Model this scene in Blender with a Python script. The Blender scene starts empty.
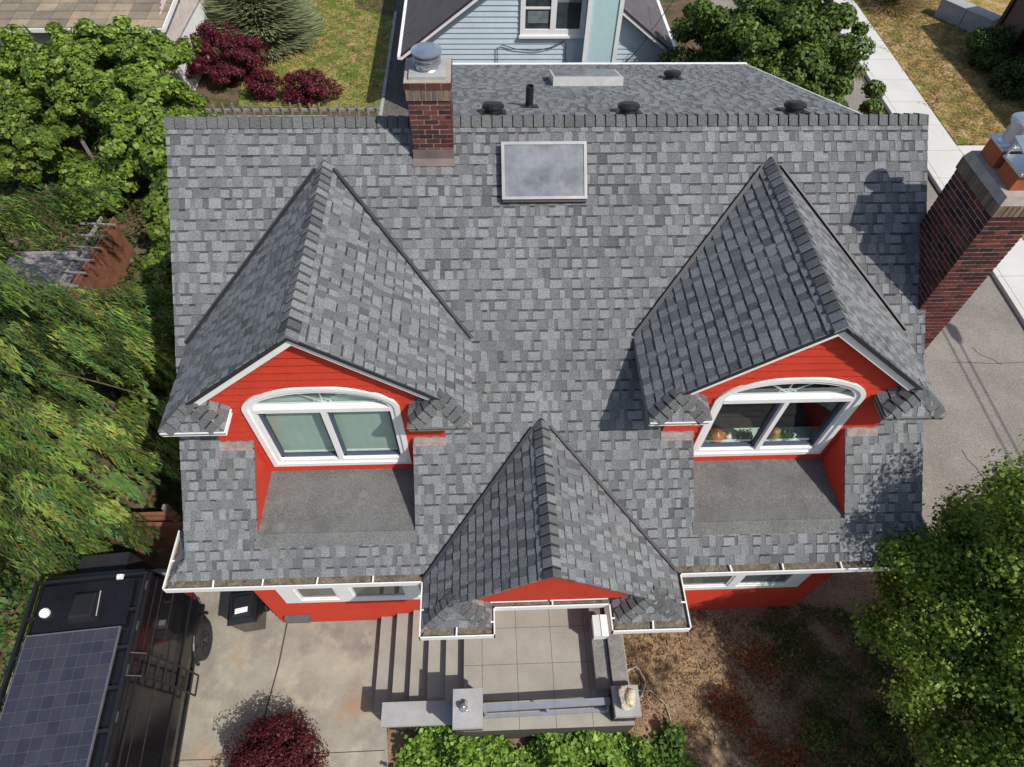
import bpy, math, random
import numpy as np
from mathutils import Vector as V, Matrix
random.seed(7); rng = np.random.default_rng(7)
C = bpy.context.scene.collection
scene = bpy.context.scene
GZ = -7.9                                   # ground level; the house ridge is z = 0 while building

# ------------------------------------------------------------------ camera, sky, sun, exposure
cam = bpy.data.cameras.new('camera'); camo = bpy.data.objects.new('camera', cam); C.objects.link(camo)
cam.sensor_width = 36; cam.lens = 642.398 * 36 / 1024; cam.clip_start = .1; cam.clip_end = 500
t_, y_, r_ = math.radians(54.145), math.radians(3.449), math.radians(1.679)
fw = V((math.sin(y_)*math.cos(t_), math.cos(y_)*math.cos(t_), -math.sin(t_)))
rt = V((math.cos(y_), -math.sin(y_), 0)); up = rt.cross(fw)
rt2 = rt*math.cos(r_) + up*math.sin(r_); up2 = -rt*math.sin(r_) + up*math.cos(r_)
m = Matrix((rt2, up2, -fw)).transposed().to_4x4(); m.translation = V((-1.013, -8.479, 5.245))
camo.matrix_world = m
scene.camera = camo
SUN = V((.66, -.53, 1.0)).normalized()
w = bpy.data.worlds.new('World'); scene.world = w; w.use_nodes = True
nt = w.node_tree; sky = nt.nodes.new('ShaderNodeTexSky'); sky.sky_type = 'NISHITA'; sky.sun_disc = False
sky.sun_elevation = math.asin(SUN.z); sky.sun_rotation = math.atan2(SUN.x, SUN.y); sky.air_density = 1.2; sky.dust_density = 1.5
bg = nt.nodes['Background']; bg.inputs[1].default_value = .120; nt.links.new(sky.outputs[0], bg.inputs[0])
sl = bpy.data.lights.new('sun', 'SUN'); sl.energy = 4.15; sl.angle = math.radians(.6); sl.color = (1, .95, .87)
so = bpy.data.objects.new('sun', sl); C.objects.link(so); so.rotation_euler = SUN.to_track_quat('Z', 'Y').to_euler()
scene.view_settings.view_transform = 'Standard'; scene.view_settings.look = 'None'
scene.view_settings.exposure = .0; scene.view_settings.gamma = 1

# ------------------------------------------------------------------ materials
def mat(name, col, rough=.8, var=.25, scale=6, bump=.0, bscale=60, attr=False, spec=.3, metal=0, fine=0., fscale=250, trans=0, stretch=None, var2=None):
    m = bpy.data.materials.new(name); m.use_nodes = True; n = m.node_tree.nodes; L = m.node_tree.links
    b = n['Principled BSDF']; b.inputs['Roughness'].default_value = rough
    b.inputs['Specular IOR Level'].default_value = spec; b.inputs['Metallic'].default_value = metal
    g = n.new('ShaderNodeNewGeometry'); vec = g.outputs['Position']
    if stretch:
        mp = n.new('ShaderNodeMapping'); mp.inputs['Scale'].default_value = stretch; L.new(vec, mp.inputs[0]); vec = mp.outputs[0]
    if attr:
        a = n.new('ShaderNodeAttribute'); a.attribute_name = 'tint'; base = a.outputs['Color']
    else:
        r = n.new('ShaderNodeRGB'); r.outputs[0].default_value = (*col, 1); base = r.outputs[0]
    def mul(base, sc, amt, det=5):
        t = n.new('ShaderNodeTexNoise'); t.inputs['Scale'].default_value = sc; t.inputs['Detail'].default_value = det; t.inputs['Roughness'].default_value = .6
        L.new(vec, t.inputs['Vector'])
        mr = n.new('ShaderNodeMapRange'); mr.inputs[1].default_value = .28; mr.inputs[2].default_value = .72
        mr.inputs[3].default_value = 1-amt; mr.inputs[4].default_value = 1+amt; L.new(t.outputs[0], mr.inputs[0])
        x = n.new('ShaderNodeMix'); x.data_type = 'RGBA'; x.blend_type = 'MULTIPLY'; x.inputs[0].default_value = 1
        L.new(base, x.inputs[6]); L.new(mr.outputs[0], x.inputs[7]); return x.outputs[2]
    if var: base = mul(base, scale, var)
    if fine: base = mul(base, fscale, fine, 2)
    if var2:                                 # (colour, noise scale, low, high) patches of another colour
        for (c2, s2, lo, hi) in var2:
            t = n.new('ShaderNodeTexNoise'); t.inputs['Scale'].default_value = s2; t.inputs['Detail'].default_value = 7; t.inputs['Roughness'].default_value = .65
            L.new(vec, t.inputs['Vector'])
            mr = n.new('ShaderNodeMapRange'); mr.inputs[1].default_value = lo; mr.inputs[2].default_value = hi; L.new(t.outputs[0], mr.inputs[0])
            x = n.new('ShaderNodeMix'); x.data_type = 'RGBA'; L.new(mr.outputs[0], x.inputs[0]); L.new(base, x.inputs[6]); x.inputs[7].default_value = (*c2, 1)
            base = x.outputs[2]
    L.new(base, b.inputs['Base Color'])
    if bump:
        t = n.new('ShaderNodeTexNoise'); t.inputs['Scale'].default_value = bscale; t.inputs['Detail'].default_value = 4; L.new(vec, t.inputs['Vector'])
        bp = n.new('ShaderNodeBump'); bp.inputs['Strength'].default_value = bump; bp.inputs['Distance'].default_value = .02
        L.new(t.outputs[0], bp.inputs['Height']); L.new(bp.outputs[0], b.inputs['Normal'])
    if trans:
        tr = n.new('ShaderNodeBsdfTranslucent'); mx = n.new('ShaderNodeMixShader'); mx.inputs[0].default_value = trans
        L.new(base, tr.inputs[0]); L.new(b.outputs[0], mx.inputs[1]); L.new(tr.outputs[0], mx.inputs[2])
        L.new(mx.outputs[0], n['Material Output'].inputs[0])
    return m
def glass_mat(name, tint, refl=.07, rough=.02):
    m = bpy.data.materials.new(name); m.use_nodes = True; n = m.node_tree.nodes; L = m.node_tree.links
    n.remove(n['Principled BSDF'])
    tr = n.new('ShaderNodeBsdfTransparent'); tr.inputs[0].default_value = (*tint, 1)
    gl = n.new('ShaderNodeBsdfGlossy'); gl.inputs['Roughness'].default_value = rough; gl.inputs[0].default_value = (.9, .95, 1, 1)
    mx = n.new('ShaderNodeMixShader'); fr = n.new('ShaderNodeLayerWeight'); fr.inputs[0].default_value = .5
    pw = n.new('ShaderNodeMath'); pw.operation = 'POWER'; pw.inputs[1].default_value = 4; L.new(fr.outputs['Facing'], pw.inputs[0])
    ad = n.new('ShaderNodeMath'); ad.inputs[1].default_value = refl; L.new(pw.outputs[0], ad.inputs[0]); ad.use_clamp = True
    L.new(ad.outputs[0], mx.inputs[0]); L.new(tr.outputs[0], mx.inputs[1]); L.new(gl.outputs[0], mx.inputs[2]); L.new(mx.outputs[0], n['Material Output'].inputs[0])
    return m
M = dict(
 shingle=mat('shingle', (.15,.16,.165), .95, .13, .9, .35, 220, attr=True, spec=.15, fine=.50, fscale=70),
 blueroof=mat('neighbour_shingle', (.12,.11,.115), .95, .15, 2, .3, 90, spec=.15, fine=.2),
 roll=mat('roll_roofing', (.155,.156,.153), .95, .22, 2.0, .3, 200, spec=.15, fine=.4, fscale=55, var2=[((.22,.22,.21), 3.2, .58, .75), ((.09,.09,.088), 2.0, .58, .75)]),
 red=mat('red_paint', (.52,.048,.026), .6, .09, 1.5, .08, 30, spec=.25, fine=.10, fscale=22),
 white=mat('white_paint', (.80,.80,.79), .45, .05, 3, spec=.4, fine=.04, fscale=40),
 flash=mat('lead_flashing', (.026,.027,.034), .5, .2, 6, spec=.5, fine=.1),
 apron=mat('brown_flashing', (.17,.13,.125), .6, .2, 4, spec=.3),
 pinkflash=mat('faded_pink_flashing', (.27,.215,.20), .8, .3, 9, fine=.25, fscale=50),
 black=mat('black_plastic', (.014,.014,.016), .38, .2, 3, spec=.5),
 brick=mat('brick', (.2,.05,.04), .9, .15, 9, .4, 90, attr=True, spec=.2, fine=.2, fscale=60),
 mortar=mat('mortar', (.37,.32,.29), .95, .2, 8, .3, 90, spec=.1),
 darkmortar=mat('weathered_mortar', (.13,.115,.11), .95, .2, 8, .3, 90, spec=.1),
 capstone=mat('cap_stone', (.36,.36,.36), .9, .15, 3, .25, 60, spec=.2, fine=.14, fscale=60),
 metal=mat('galvanised_metal', (.62,.64,.67), .28, .12, 8, metal=.85, spec=.5),
 alu=mat('aluminium_frame', (.75,.74,.71), .35, .1, 5, metal=.5),
 terracotta=mat('terracotta', (.38,.11,.05), .8, .2, 4, spec=.2, fine=.1, fscale=50),
 sky_dome=mat('clouded_acrylic', (.19,.20,.22), .22, .38, 3.2, spec=.6, fine=.05, fscale=30),
 debris=mat('gutter_debris', (.17,.145,.11), .95, .5, 9, .8, 60, fine=.5, fscale=50),
 glass=glass_mat('window_glass', (.86,.93,.92)),
 blind=mat('pale_green_blind', (.44,.54,.47), .8, .06, 2),
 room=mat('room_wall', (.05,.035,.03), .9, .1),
 sill=mat('window_sill', (.62,.70,.62), .6, .1, 6),
 concrete=mat('concrete', (.33,.305,.25), .9, .16, 1.2, .15, 60, spec=.2, fine=.10, fscale=60, var2=[((.23,.205,.185), 1.3, .46, .68), ((.46,.40,.32), 2.2, .52, .75), ((.38,.21,.11), .9, .56, .80)]),
 porch_c=mat('porch_concrete', (.33,.31,.27), .9, .12, 2, .15, 80, spec=.2, fine=.10, fscale=80),
 asphalt=mat('old_asphalt', (.25,.225,.20), .92, .16, .8, .3, 90, spec=.15, fine=.36, fscale=40, var2=[((.17,.155,.14), 1.3, .60, .72), ((.32,.29,.26), .7, .60, .8)]),
 walk=mat('sidewalk_concrete', (.60,.585,.555), .9, .07, 1, .1, 60, spec=.2, fine=.06, fscale=40),
 joint=mat('joint_dirt', (.07,.06,.05), .95, .3, 20),
 dirt=mat('dirt', (.27,.185,.115), .97, .35, 2.5, .7, 40, spec=.1, fine=.35, fscale=22, var2=[((.20,.08,.04), 1.3, .56, .70), ((.09,.10,.04), 1.0, .62, .76)]),
 soil=mat('soil', (.13,.09,.06), .97, .4, 2, .6, 30, spec=.1, fine=.3, fscale=20, var2=[((.05,.075,.02), 1.2, .5, .62)]),
 lawn=mat('lawn', (.26,.23,.07), .97, .35, 5, .8, 30, spec=.1, fine=.45, fscale=17, var2=[((.12,.18,.03), 1.1, .48, .58), ((.46,.27,.15), 1.7, .54, .64)]),
 drylawn=mat('dry_lawn', (.33,.23,.085), .97, .35, 5, .8, 30, spec=.1, fine=.45, fscale=16, var2=[((.15,.18,.035), 1.3, .52, .62), ((.48,.31,.19), 1.6, .52, .62), ((.14,.10,.05), 6, .62, .72)]),
 gravel=mat('pink_gravel', (.36,.29,.26), .95, .25, 3, .5, 40, fine=.3, fscale=25),
 darkgravel=mat('dark_gravel', (.12,.11,.10), .95, .4, 8, .8, 40, fine=.4, fscale=30),
 blue=mat('pale_blue_paint', (.50,.60,.67), .6, .08, 1.5, spec=.3, fine=.05, fscale=20),
 wood=mat('weathered_wood', (.24,.20,.17), .9, .3, 3, .4, 40, spec=.15, fine=.2, stretch=(1,1,1)),
 brownwood=mat('brown_fence_wood', (.20,.085,.05), .85, .35, 3, .3, 40, fine=.2, fscale=30),
 greywood=mat('grey_wood', (.27,.25,.24), .9, .3, 5, .3, 40, fine=.25, fscale=40),
 bark=mat('bark', (.11,.08,.06), .95, .35, 8, .8, 30, fine=.2, fscale=60),
 leaf=mat('leaf', (.08,.12,.03), .5, .0, 1, attr=True, spec=.35, trans=.35),
 needle=mat('needle', (.08,.12,.03), .7, .0, 1, attr=True, spec=.2, trans=.25),
 vanpaint=mat('black_van_paint', (.008,.008,.010), .18, .1, 2, spec=.6),
 rubber=mat('rubber', (.03,.028,.027), .75, .2, 8, spec=.3),
 solar=mat('solar_cell', (.04,.05,.11), .4, .15, 3, attr=True, spec=.35),
 solargap=mat('solar_grid', (.30,.30,.34), .4, .05),
 grey=mat('grey_plastic', (.20,.20,.19), .6, .15, 8),
 redglass=mat('red_lens', (.25,.01,.02), .15, .05, spec=.6),
 winglass=mat('dark_van_glass', (.012,.012,.014), .05, 0, spec=.9),
 rockm=mat('cream_rock', (.52,.47,.34), .9, .3, 6, .8, 20, fine=.15, fscale=40),
 tile=mat('tan_roof', (.30,.25,.18), .9, .2, 2, .3, 60, attr=True, fine=.2, fscale=30),
 garagew=mat('faded_pinkish_siding', (.62,.54,.50), .8, .15, 3, fine=.08, fscale=20),
 brownsid=mat('brown_siding', (.13,.085,.075), .8, .12, 2, fine=.1, fscale=20),
 tan=mat('tan_trim', (.40,.27,.16), .7, .15, 3),
 cable=mat('cable', (.02,.02,.02), .6, .1), steel=mat('painted_rail', (.22,.24,.28), .45, .15, 6, spec=.4),
)

# ------------------------------------------------------------------ mesh helpers
class MB:
    def __init__(s): s.v=[]; s.f=[]; s.c=[]; s.mi=[]
    def poly(s, pts, col=(.5,.5,.5), mi=0):
        b=len(s.v); s.v += [tuple(p) for p in pts]; s.f.append(tuple(range(b,b+len(pts)))); s.c.append(col); s.mi.append(mi)
    def prism(s, top, bot, col=(.5,.5,.5), mi=0, bottom=False):
        n=len(top); b=len(s.v); s.v += [tuple(p) for p in top]+[tuple(p) for p in bot]
        s.f.append(tuple(range(b,b+n))); s.c.append(col); s.mi.append(mi)
        for i in range(n):
            j=(i+1)%n; s.f.append((b+i, b+n+i, b+n+j, b+j)); s.c.append(col); s.mi.append(mi)
        if bottom: s.f.append(tuple(range(b+2*n-1,b+n-1,-1))); s.c.append(col); s.mi.append(mi)
    def box(s, x0,x1,y0,y1,z0,z1, col=(.5,.5,.5), mi=0):
        s.prism([(x0,y0,z1),(x1,y0,z1),(x1,y1,z1),(x0,y1,z1)],[(x0,y0,z0),(x1,y0,z0),(x1,y1,z0),(x0,y1,z0)],col,mi,True)
    def obox(s, c, ax, ay, az, col=(.5,.5,.5), mi=0):      # half axes
        c=V(c);ax=V(ax);ay=V(ay);az=V(az)
        s.prism([c-ax-ay+az,c+ax-ay+az,c+ax+ay+az,c-ax+ay+az],[c-ax-ay-az,c+ax-ay-az,c+ax+ay-az,c-ax+ay-az],col,mi,True)
    def beam(s, a, b, wd, ht, upv=(0,0,1), col=(.5,.5,.5), mi=0):
        a=V(a);b=V(b);d=(b-a); sd=d.cross(V(upv)).normalized()*wd/2; u=sd.cross(d).normalized()*ht/2
        s.obox((a+b)/2, d/2, sd, u, col, mi)
    def tube(s, pts, r, n=8, col=(.5,.5,.5), mi=0, cap=True):
        pts=[V(p) for p in pts]; rr = r if isinstance(r,(list,tuple)) else [r]*len(pts); rings=[]
        for i,p in enumerate(pts):
            d=(pts[min(i+1,len(pts)-1)]-pts[max(i-1,0)]).normalized(); a=d.cross(V((0,0,1)) if abs(d.z)<.95 else V((1,0,0))).normalized(); b_=d.cross(a)
            k=len(s.v); s.v += [tuple(p+(a*math.cos(q*2*math.pi/n)+b_*math.sin(q*2*math.pi/n))*rr[i]) for q in range(n)]; rings.append(k)
        for i in range(len(rings)-1):
            for q in range(n):
                s.f.append((rings[i]+q,rings[i]+(q+1)%n,rings[i+1]+(q+1)%n,rings[i+1]+q)); s.c.append(col); s.mi.append(mi)
        if cap:
            for k in (rings[0],rings[-1]): s.f.append(tuple(range(k,k+n))); s.c.append(col); s.mi.append(mi)
    def lathe(s, c, prof, n=20, col=(.5,.5,.5), mi=0, ax=(0,0,1)):   # prof: list of (r, h)
        c=V(c); ax=V(ax).normalized(); a=ax.cross(V((1,0,0)) if abs(ax.x)<.9 else V((0,1,0))).normalized(); b_=ax.cross(a); ks=[]
        for r,h in prof:
            k=len(s.v); ks.append(k); s.v += [tuple(c+ax*h+(a*math.cos(q*2*math.pi/n)+b_*math.sin(q*2*math.pi/n))*max(r,.0005)) for q in range(n)]
        for i in range(len(ks)-1):
            for q in range(n): s.f.append((ks[i]+q,ks[i]+(q+1)%n,ks[i+1]+(q+1)%n,ks[i+1]+q)); s.c.append(col); s.mi.append(mi)
        for k in (ks[0],ks[-1]): s.f.append(tuple(range(k,k+n))); s.c.append(col); s.mi.append(mi)
def link(name, me, parent=None, loc=None):
    o=bpy.data.objects.new(name, me); C.objects.link(o)
    if parent: o.parent=parent
    return o
def wloc(o):
    p=V((0,0,0))
    while o: p+=o.location; o=o.parent
    return p
def obj(name, mb, mats, parent=None, base=None, smooth=False, label=None):
    if not isinstance(mats,(list,tuple)): mats=[mats]
    off = wloc(parent) if parent else V(base or (0,0,0))
    me=bpy.data.meshes.new(name); me.from_pydata([(p[0]-off.x,p[1]-off.y,p[2]-off.z) for p in mb.v],[],mb.f)
    for mm in mats: me.materials.append(mm)
    me.polygons.foreach_set('material_index', mb.mi)
    at=me.attributes.new('tint','FLOAT_COLOR','FACE'); at.data.foreach_set('color', np.array([(*c[:3],1) for c in mb.c],dtype=np.float32).ravel())
    if smooth: me.polygons.foreach_set('use_smooth',[True]*len(me.polygons))
    me.update(); o=link(name,me,parent)
    if not parent: o.location=off
    if label: o['label']=label
    return o
def thing(name, label, cat, base=(0,0,0), group=None):
    o=bpy.data.objects.new(name,None); C.objects.link(o); o.location=base; o['label']=label; o['category']=cat; o.empty_display_size=.1
    if group: o['group']=group
    return o
def tag(o, label, cat, group=None, kind=None):
    o['label']=label; o['category']=cat
    if group: o['group']=group
    if kind: o['kind']=kind
    return o
def struct(name, mb, mm):
    o=obj(name, mb, mm); o['kind']='structure'; return o
def clip(poly, a, b, c):                       # keep a*x+b*y<=c
    out=[]; n=len(poly)
    for i in range(n):
        p,q=poly[i],poly[(i+1)%n]; dp=a*p[0]+b*p[1]-c; dq=a*q[0]+b*q[1]-c
        if dp<=0: out.append(p)
        if (dp<0<dq) or (dq<0<dp):
            t=dp/(dp-dq); out.append((p[0]+t*(q[0]-p[0]),p[1]+t*(q[1]-p[1])))
    return out
def ccw(poly):
    a=sum(poly[i][0]*poly[(i+1)%len(poly)][1]-poly[(i+1)%len(poly)][0]*poly[i][1] for i in range(len(poly)))
    return poly if a>0 else poly[::-1]
def clip_conv(sub, conv):
    for i in range(len(conv)):
        p,q=conv[i],conv[(i+1)%len(conv)]; ex,ey=q[0]-p[0],q[1]-p[1]
        sub=clip(sub, ey, -ex, ey*p[0]-ex*p[1])
        if len(sub)<3: return None
    a=abs(sum(sub[i][0]*sub[(i+1)%len(sub)][1]-sub[(i+1)%len(sub)][0]*sub[i][1] for i in range(len(sub))))
    return sub if a>1e-5 else None
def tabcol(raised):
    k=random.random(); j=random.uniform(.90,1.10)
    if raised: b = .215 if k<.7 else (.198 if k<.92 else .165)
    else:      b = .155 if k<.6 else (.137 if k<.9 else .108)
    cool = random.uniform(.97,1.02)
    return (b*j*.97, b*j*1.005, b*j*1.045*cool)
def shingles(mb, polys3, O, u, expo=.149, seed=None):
    """lay courses of laminated shingles with cut tabs over convex 3D polygons of one plane; u runs along the eave, v = up the slope"""
    O=V(O); u=V(u).normalized(); P0=[V(p) for p in polys3[0]]
    n=(P0[1]-P0[0]).cross(P0[2]-P0[1]).normalized()
    if n.z<0: n=-n
    v=n.cross(u).normalized()
    if v.z<0: v=-v
    P2=[ccw([((V(p)-O).dot(u),(V(p)-O).dot(v)) for p in P]) for P in polys3]
    us=[p[0] for P in P2 for p in P]; vs=[p[1] for P in P2 for p in P]
    to3=lambda p,h: O+u*p[0]+v*p[1]+n*h
    def lay(cell,hf,col):
        for P in P2:
            q=clip_conv(cell,P)
            if q: mb.prism([to3(p,hf(p)) for p in q],[to3(p,-.02) for p in q],col)
    k0=math.floor(min(vs)/expo)-1; k1=math.ceil(max(vs)/expo)+1
    for k in range(k0,k1):
        v0=k*expo; x=min(us)-random.random()*.5; raised=random.random()<.5
        base=lambda p,v0=v0: .004+.011*(1-(p[1]-v0)/expo)
        while x<max(us):
            wdt=random.choice([.07,.09,.10,.12,.14,.17]) if raised else random.choice([.05,.07,.09,.12,.15])
            c=tabcol(raised)
            a,b=x,x+wdt
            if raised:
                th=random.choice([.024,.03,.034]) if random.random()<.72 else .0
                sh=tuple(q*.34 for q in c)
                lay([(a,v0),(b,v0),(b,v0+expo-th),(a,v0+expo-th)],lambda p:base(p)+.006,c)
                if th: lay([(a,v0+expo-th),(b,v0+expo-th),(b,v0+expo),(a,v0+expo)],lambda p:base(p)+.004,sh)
            else: lay([(a,v0),(b,v0),(b,v0+expo),(a,v0+expo)],base,c)
            x=b; raised = (not raised) if random.random()<.85 else raised
def caps(mb, A, B, s1, s2, wd=.14, expo=.149, lift=.02, band=.24, plain=False):
    """folded cap shingles from A to B, exposed end towards B; s1, s2 point down each side, in the roof planes"""
    A=V(A);B=V(B);d=(B-A); Ln=d.length; d.normalize(); s1=V(s1).normalized(); s2=V(s2).normalized()
    up_=(-(s1+s2)); up_=up_.normalized() if up_.length>.05 else V((0,0,1))
    n=max(1,round(Ln/expo)); e=Ln/n
    for k in range(n):
        jj=random.uniform(.88,1.12); c=tabcol(random.random()<.4) if not plain else (.118*jj,.122*jj,.123*jj); a=A+d*(k*e); b=A+d*((k+1)*e+.004); h0=up_*(lift); h1=up_*(lift+.022); nn=up_*(-.05)
        w2=wd*random.uniform(.97,1.03)
        L0,L1,R0,R1=a+s1*w2+h0,b+s1*w2+h1,a+s2*w2+h0,b+s2*w2+h1
        C0,C1=a+h0*1.3,b+h1*1.2
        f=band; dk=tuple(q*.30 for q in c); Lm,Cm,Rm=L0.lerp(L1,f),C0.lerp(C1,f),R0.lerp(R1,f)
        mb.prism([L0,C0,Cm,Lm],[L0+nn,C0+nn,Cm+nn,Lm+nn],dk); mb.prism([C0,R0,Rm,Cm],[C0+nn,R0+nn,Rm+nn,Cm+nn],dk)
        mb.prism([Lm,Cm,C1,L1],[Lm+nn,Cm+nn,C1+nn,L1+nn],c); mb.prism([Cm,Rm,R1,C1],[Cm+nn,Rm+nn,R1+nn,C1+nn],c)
def siding(mb, polys, y, expo=.13, z0=0, thick=.024, axis='y', sgn=-1, col=(.5,.5,.5), mi=0, gap=0):
    """lap boards on a wall facing -y (axis y) or +-x (axis x); polys are convex (h, z) polygons"""
    P2=[ccw(list(P)) for P in polys]; zs=[p[1] for P in P2 for p in P]; hs=[p[0] for P in P2 for p in P]
    def to3(p,h): return (p[0],y+sgn*h,p[1]) if axis=='y' else (y+sgn*h,p[0],p[1])
    k=math.floor((min(zs)-z0)/expo)
    while z0+k*expo<max(zs):
        a=z0+k*expo
        for P in P2:
            q=clip_conv([(min(hs)-1,a+gap),(max(hs)+1,a+gap),(max(hs)+1,a+expo),(min(hs)-1,a+expo)],P)
            if q: mb.prism([to3(p,.004+thick*(1-(p[1]-a)/expo)) for p in q],[to3(p,-.06) for p in q],col,mi)
        k+=1
def bricks(mb, x0,x1,y0,y1,z0,z1, cols, bl=.2, bh=.072, mo=.017, d=.09, mmi=1, soldier=False):
    mb.box(x0+.006,x1-.006,y0+.006,y1-.006,z0,z1,(.4,.4,.4),mmi)
    k=0; z=z0
    while z<z1-.01:
        h=min(bh,z1-z)
        for face in range(4):
            a0,a1=((x0,x1),(y0,y1))[face%2]; off=0 if (k+face)%2 else bl/2
            bw = bl if not soldier else .075
            a=a0-off
            while a<a1:
                lo=max(a,a0); hi=min(a+bw-mo,a1)
                if hi-lo>.02:
                    c=random.choice(cols); j=random.uniform(.8,1.2); c=tuple(q*j for q in c); e=random.uniform(0,.004)
                    if face==0: mb.box(lo,hi,y0-e,y0+d,z+mo/2,z+h-mo/2,c)
                    if face==2: mb.box(lo,hi,y1-d,y1+e,z+mo/2,z+h-mo/2,c)
                    if face==1: mb.box(x1-d,x1+e+.001,lo,hi,z+mo/2+.001,z+h-mo/2-.001,c)
                    if face==3: mb.box(x0-e-.001,x0+d,lo,hi,z+mo/2+.001,z+h-mo/2-.001,c)
                a+=bw
        z+=bh if not soldier else 1e9; k+=1
def noise3(p, s=1.0):
    return (np.sin(p[:,0]*1.7*s+1.3)*np.cos(p[:,1]*2.1*s+.7)+np.sin(p[:,2]*2.3*s+p[:,0]*1.1*s)*.7)/1.7
def leaves(name, pts, size, cols, mm, parent=None, base=None, nrm=None, aspect=.55, dirs=None, fold=.25, jitter=.4, flat=.6):
    """many leaf-sized folded faces at pts (N,3); cols (N,3)"""
    N=len(pts); off=np.array(wloc(parent) if parent else V(base or (0,0,0)))
    size=np.broadcast_to(np.asarray(size,float),(N,))*rng.uniform(1-jitter,1+jitter,N)
    if nrm is None: nrm=rng.normal(size=(N,3)); nrm[:,2]=np.abs(nrm[:,2])+flat
    nrm=nrm/np.linalg.norm(nrm,axis=1,keepdims=True)
    if dirs is None: dirs=rng.normal(size=(N,3))
    d=dirs-nrm*(dirs*nrm).sum(1,keepdims=True); d/=np.linalg.norm(d,axis=1,keepdims=True)+1e-9; s=np.cross(nrm,d)
    L=size[:,None]; v=np.empty((N,4,3)); p=pts-off
    v[:,0]=p-d*L*.5; v[:,1]=p+s*L*aspect*.5+nrm*L*fold*.3; v[:,2]=p+d*L*.5-nrm*L*fold*.4; v[:,3]=p-s*L*aspect*.5+nrm*L*fold*.3
    me=bpy.data.meshes.new(name); me.vertices.add(N*4); me.vertices.foreach_set('co',v.astype(np.float32).ravel())
    me.loops.add(N*4); me.loops.foreach_set('vertex_index',np.arange(N*4,dtype=np.int32)); me.polygons.add(N); me.polygons.foreach_set('loop_start',np.arange(0,N*4,4,dtype=np.int32))
    at=me.attributes.new('tint','FLOAT_COLOR','FACE'); cc=np.ones((N,4),np.float32); cc[:,:3]=cols; at.data.foreach_set('color',cc.ravel())
    me.materials.append(mm); me.update(calc_edges=True); me.validate()
    o=link(name,me,parent)
    if not parent: o.location=off
    return o
def mixcols(N, palette, wts=None, jit=.18):
    pal=np.array(palette); idx=rng.choice(len(pal),N,p=wts); c=pal[idx]*rng.uniform(1-jit,1+jit,(N,1)); return np.clip(c,0,1)
def clump_pts(centre, rad, nclump, per, cr=.35, shell=.55, zmin=None):
    ce=np.array(centre); rad=np.array(rad); q=rng.normal(size=(nclump,3)); q/=np.linalg.norm(q,axis=1,keepdims=True)
    q*=rng.uniform(shell,1,(nclump,1)); q=q*(1+.18*noise3(q*3)[:,None]); cc=ce+q*rad
    if zmin is not None: cc=cc[cc[:,2]>zmin]
    out=[];nn=[]
    for c in cc:
        k=int(per*rng.uniform(.5,1.4)); e=rng.normal(size=(k,3)); e/=np.linalg.norm(e,axis=1,keepdims=True); e*=rng.uniform(.3,1,(k,1))**.5
        s=cr*rng.uniform(.6,1.3); out.append(c+e*np.array([s,s,s*.7])); n=e+(c-ce)/rad*.5+np.array([0,0,.5])+rng.normal(size=(k,3))*.45; nn.append(n)
    return np.concatenate(out),np.concatenate(nn),cc
def trunk_mb(base, top, r0, limbs, r1=None):
    mb=MB(); b=V(base); t=V(top); mid=(b+t)/2+V((random.uniform(-.1,.1),random.uniform(-.1,.1),0))
    mb.tube([b,b*.75+t*.25,mid,t],[r0*1.3,r0,r0*.85,r1 or r0*.4],10)
    for c in limbs:
        c=V(c); f=random.uniform(.35,.95); s=b.lerp(t,f); m2=s.lerp(c,.5)+V((0,0,.12)); mb.tube([s,m2,c],[r0*.42,r0*.25,r0*.07],6)
    return mb

# ================================================================== GROUND AND PAVING
mb=MB(); mb.poly([(-120,-100,GZ),(120,-100,GZ),(120,160,GZ),(-120,160,GZ)]); struct('ground',mb,M['soil'])
E_=.004
def sheet(name, pts, mm, lv=1):
    mb=MB(); mb.poly([(x,y,GZ+E_*lv) for x,y in pts]); return struct(name,mb,mm)
def slab(name, pts, mm, h, lv=0):
    mb=MB(); mb.prism([(x,y,GZ+h) for x,y in pts],[(x,y,GZ-.1) for x,y in pts]); return struct(name,mb,mm)
sheet('driveway', [(-8.6,-14),(-2.96,-14),(-2.93,-7.2),(-3.0,-6.6),(-3.1,-6.3),(-3.1,-3.8),(-8.6,-3.8)], M['concrete'],2)
sheet('front_yard', [(-2.9,-14),(14,-14),(9.2,-3),(8.6,-4),(5,-3),(-3,-4)], M['dirt'],1)
sheet('street', [(9.3,-30),(13.5,-30),(13.9,60),(9.9,60)][:0] or [(8.3,-30),(13.52,-30),(13.95,60),(9.0,60)], M['asphalt'],2)
mb=MB()
ys=[-30,-20,-12,-6]+[-3.2+1.52*i for i in range(24)]
for a,b in zip(ys[:-1],ys[1:]):
    xa=13.62+.022*a; xb=13.62+.022*b
    for (l0,l1) in ((0.0,.17),(.185,1.55)):
        mb.prism([(xa+l0,a+.012,GZ+.13),(xa+l1,a+.012,GZ+.13),(xb+l1,b-.012,GZ+.13),(xb+l0,b-.012,GZ+.13)],[(xa+l0,a+.012,GZ-.1),(xa+l1,a+.012,GZ-.1),(xb+l1,b-.012,GZ-.1),(xb+l0,b-.012,GZ-.1)])
for i in range(6):
    a=15.42+i*1.5; mb.box(a,a+1.48,9.3,10.75,GZ-.1,GZ+.13)
struct('sidewalk',mb,M['walk'])
slab('side_lawn', [(15.5,10.9),(40,10.9),(40,22),(18,22.5),(15.75,24)], M['drylawn'],.10)
slab('near_side_lawn', [(15.25,-12),(40,-12),(40,9.2),(15.4,9.2)], M['lawn'],.10)
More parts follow.
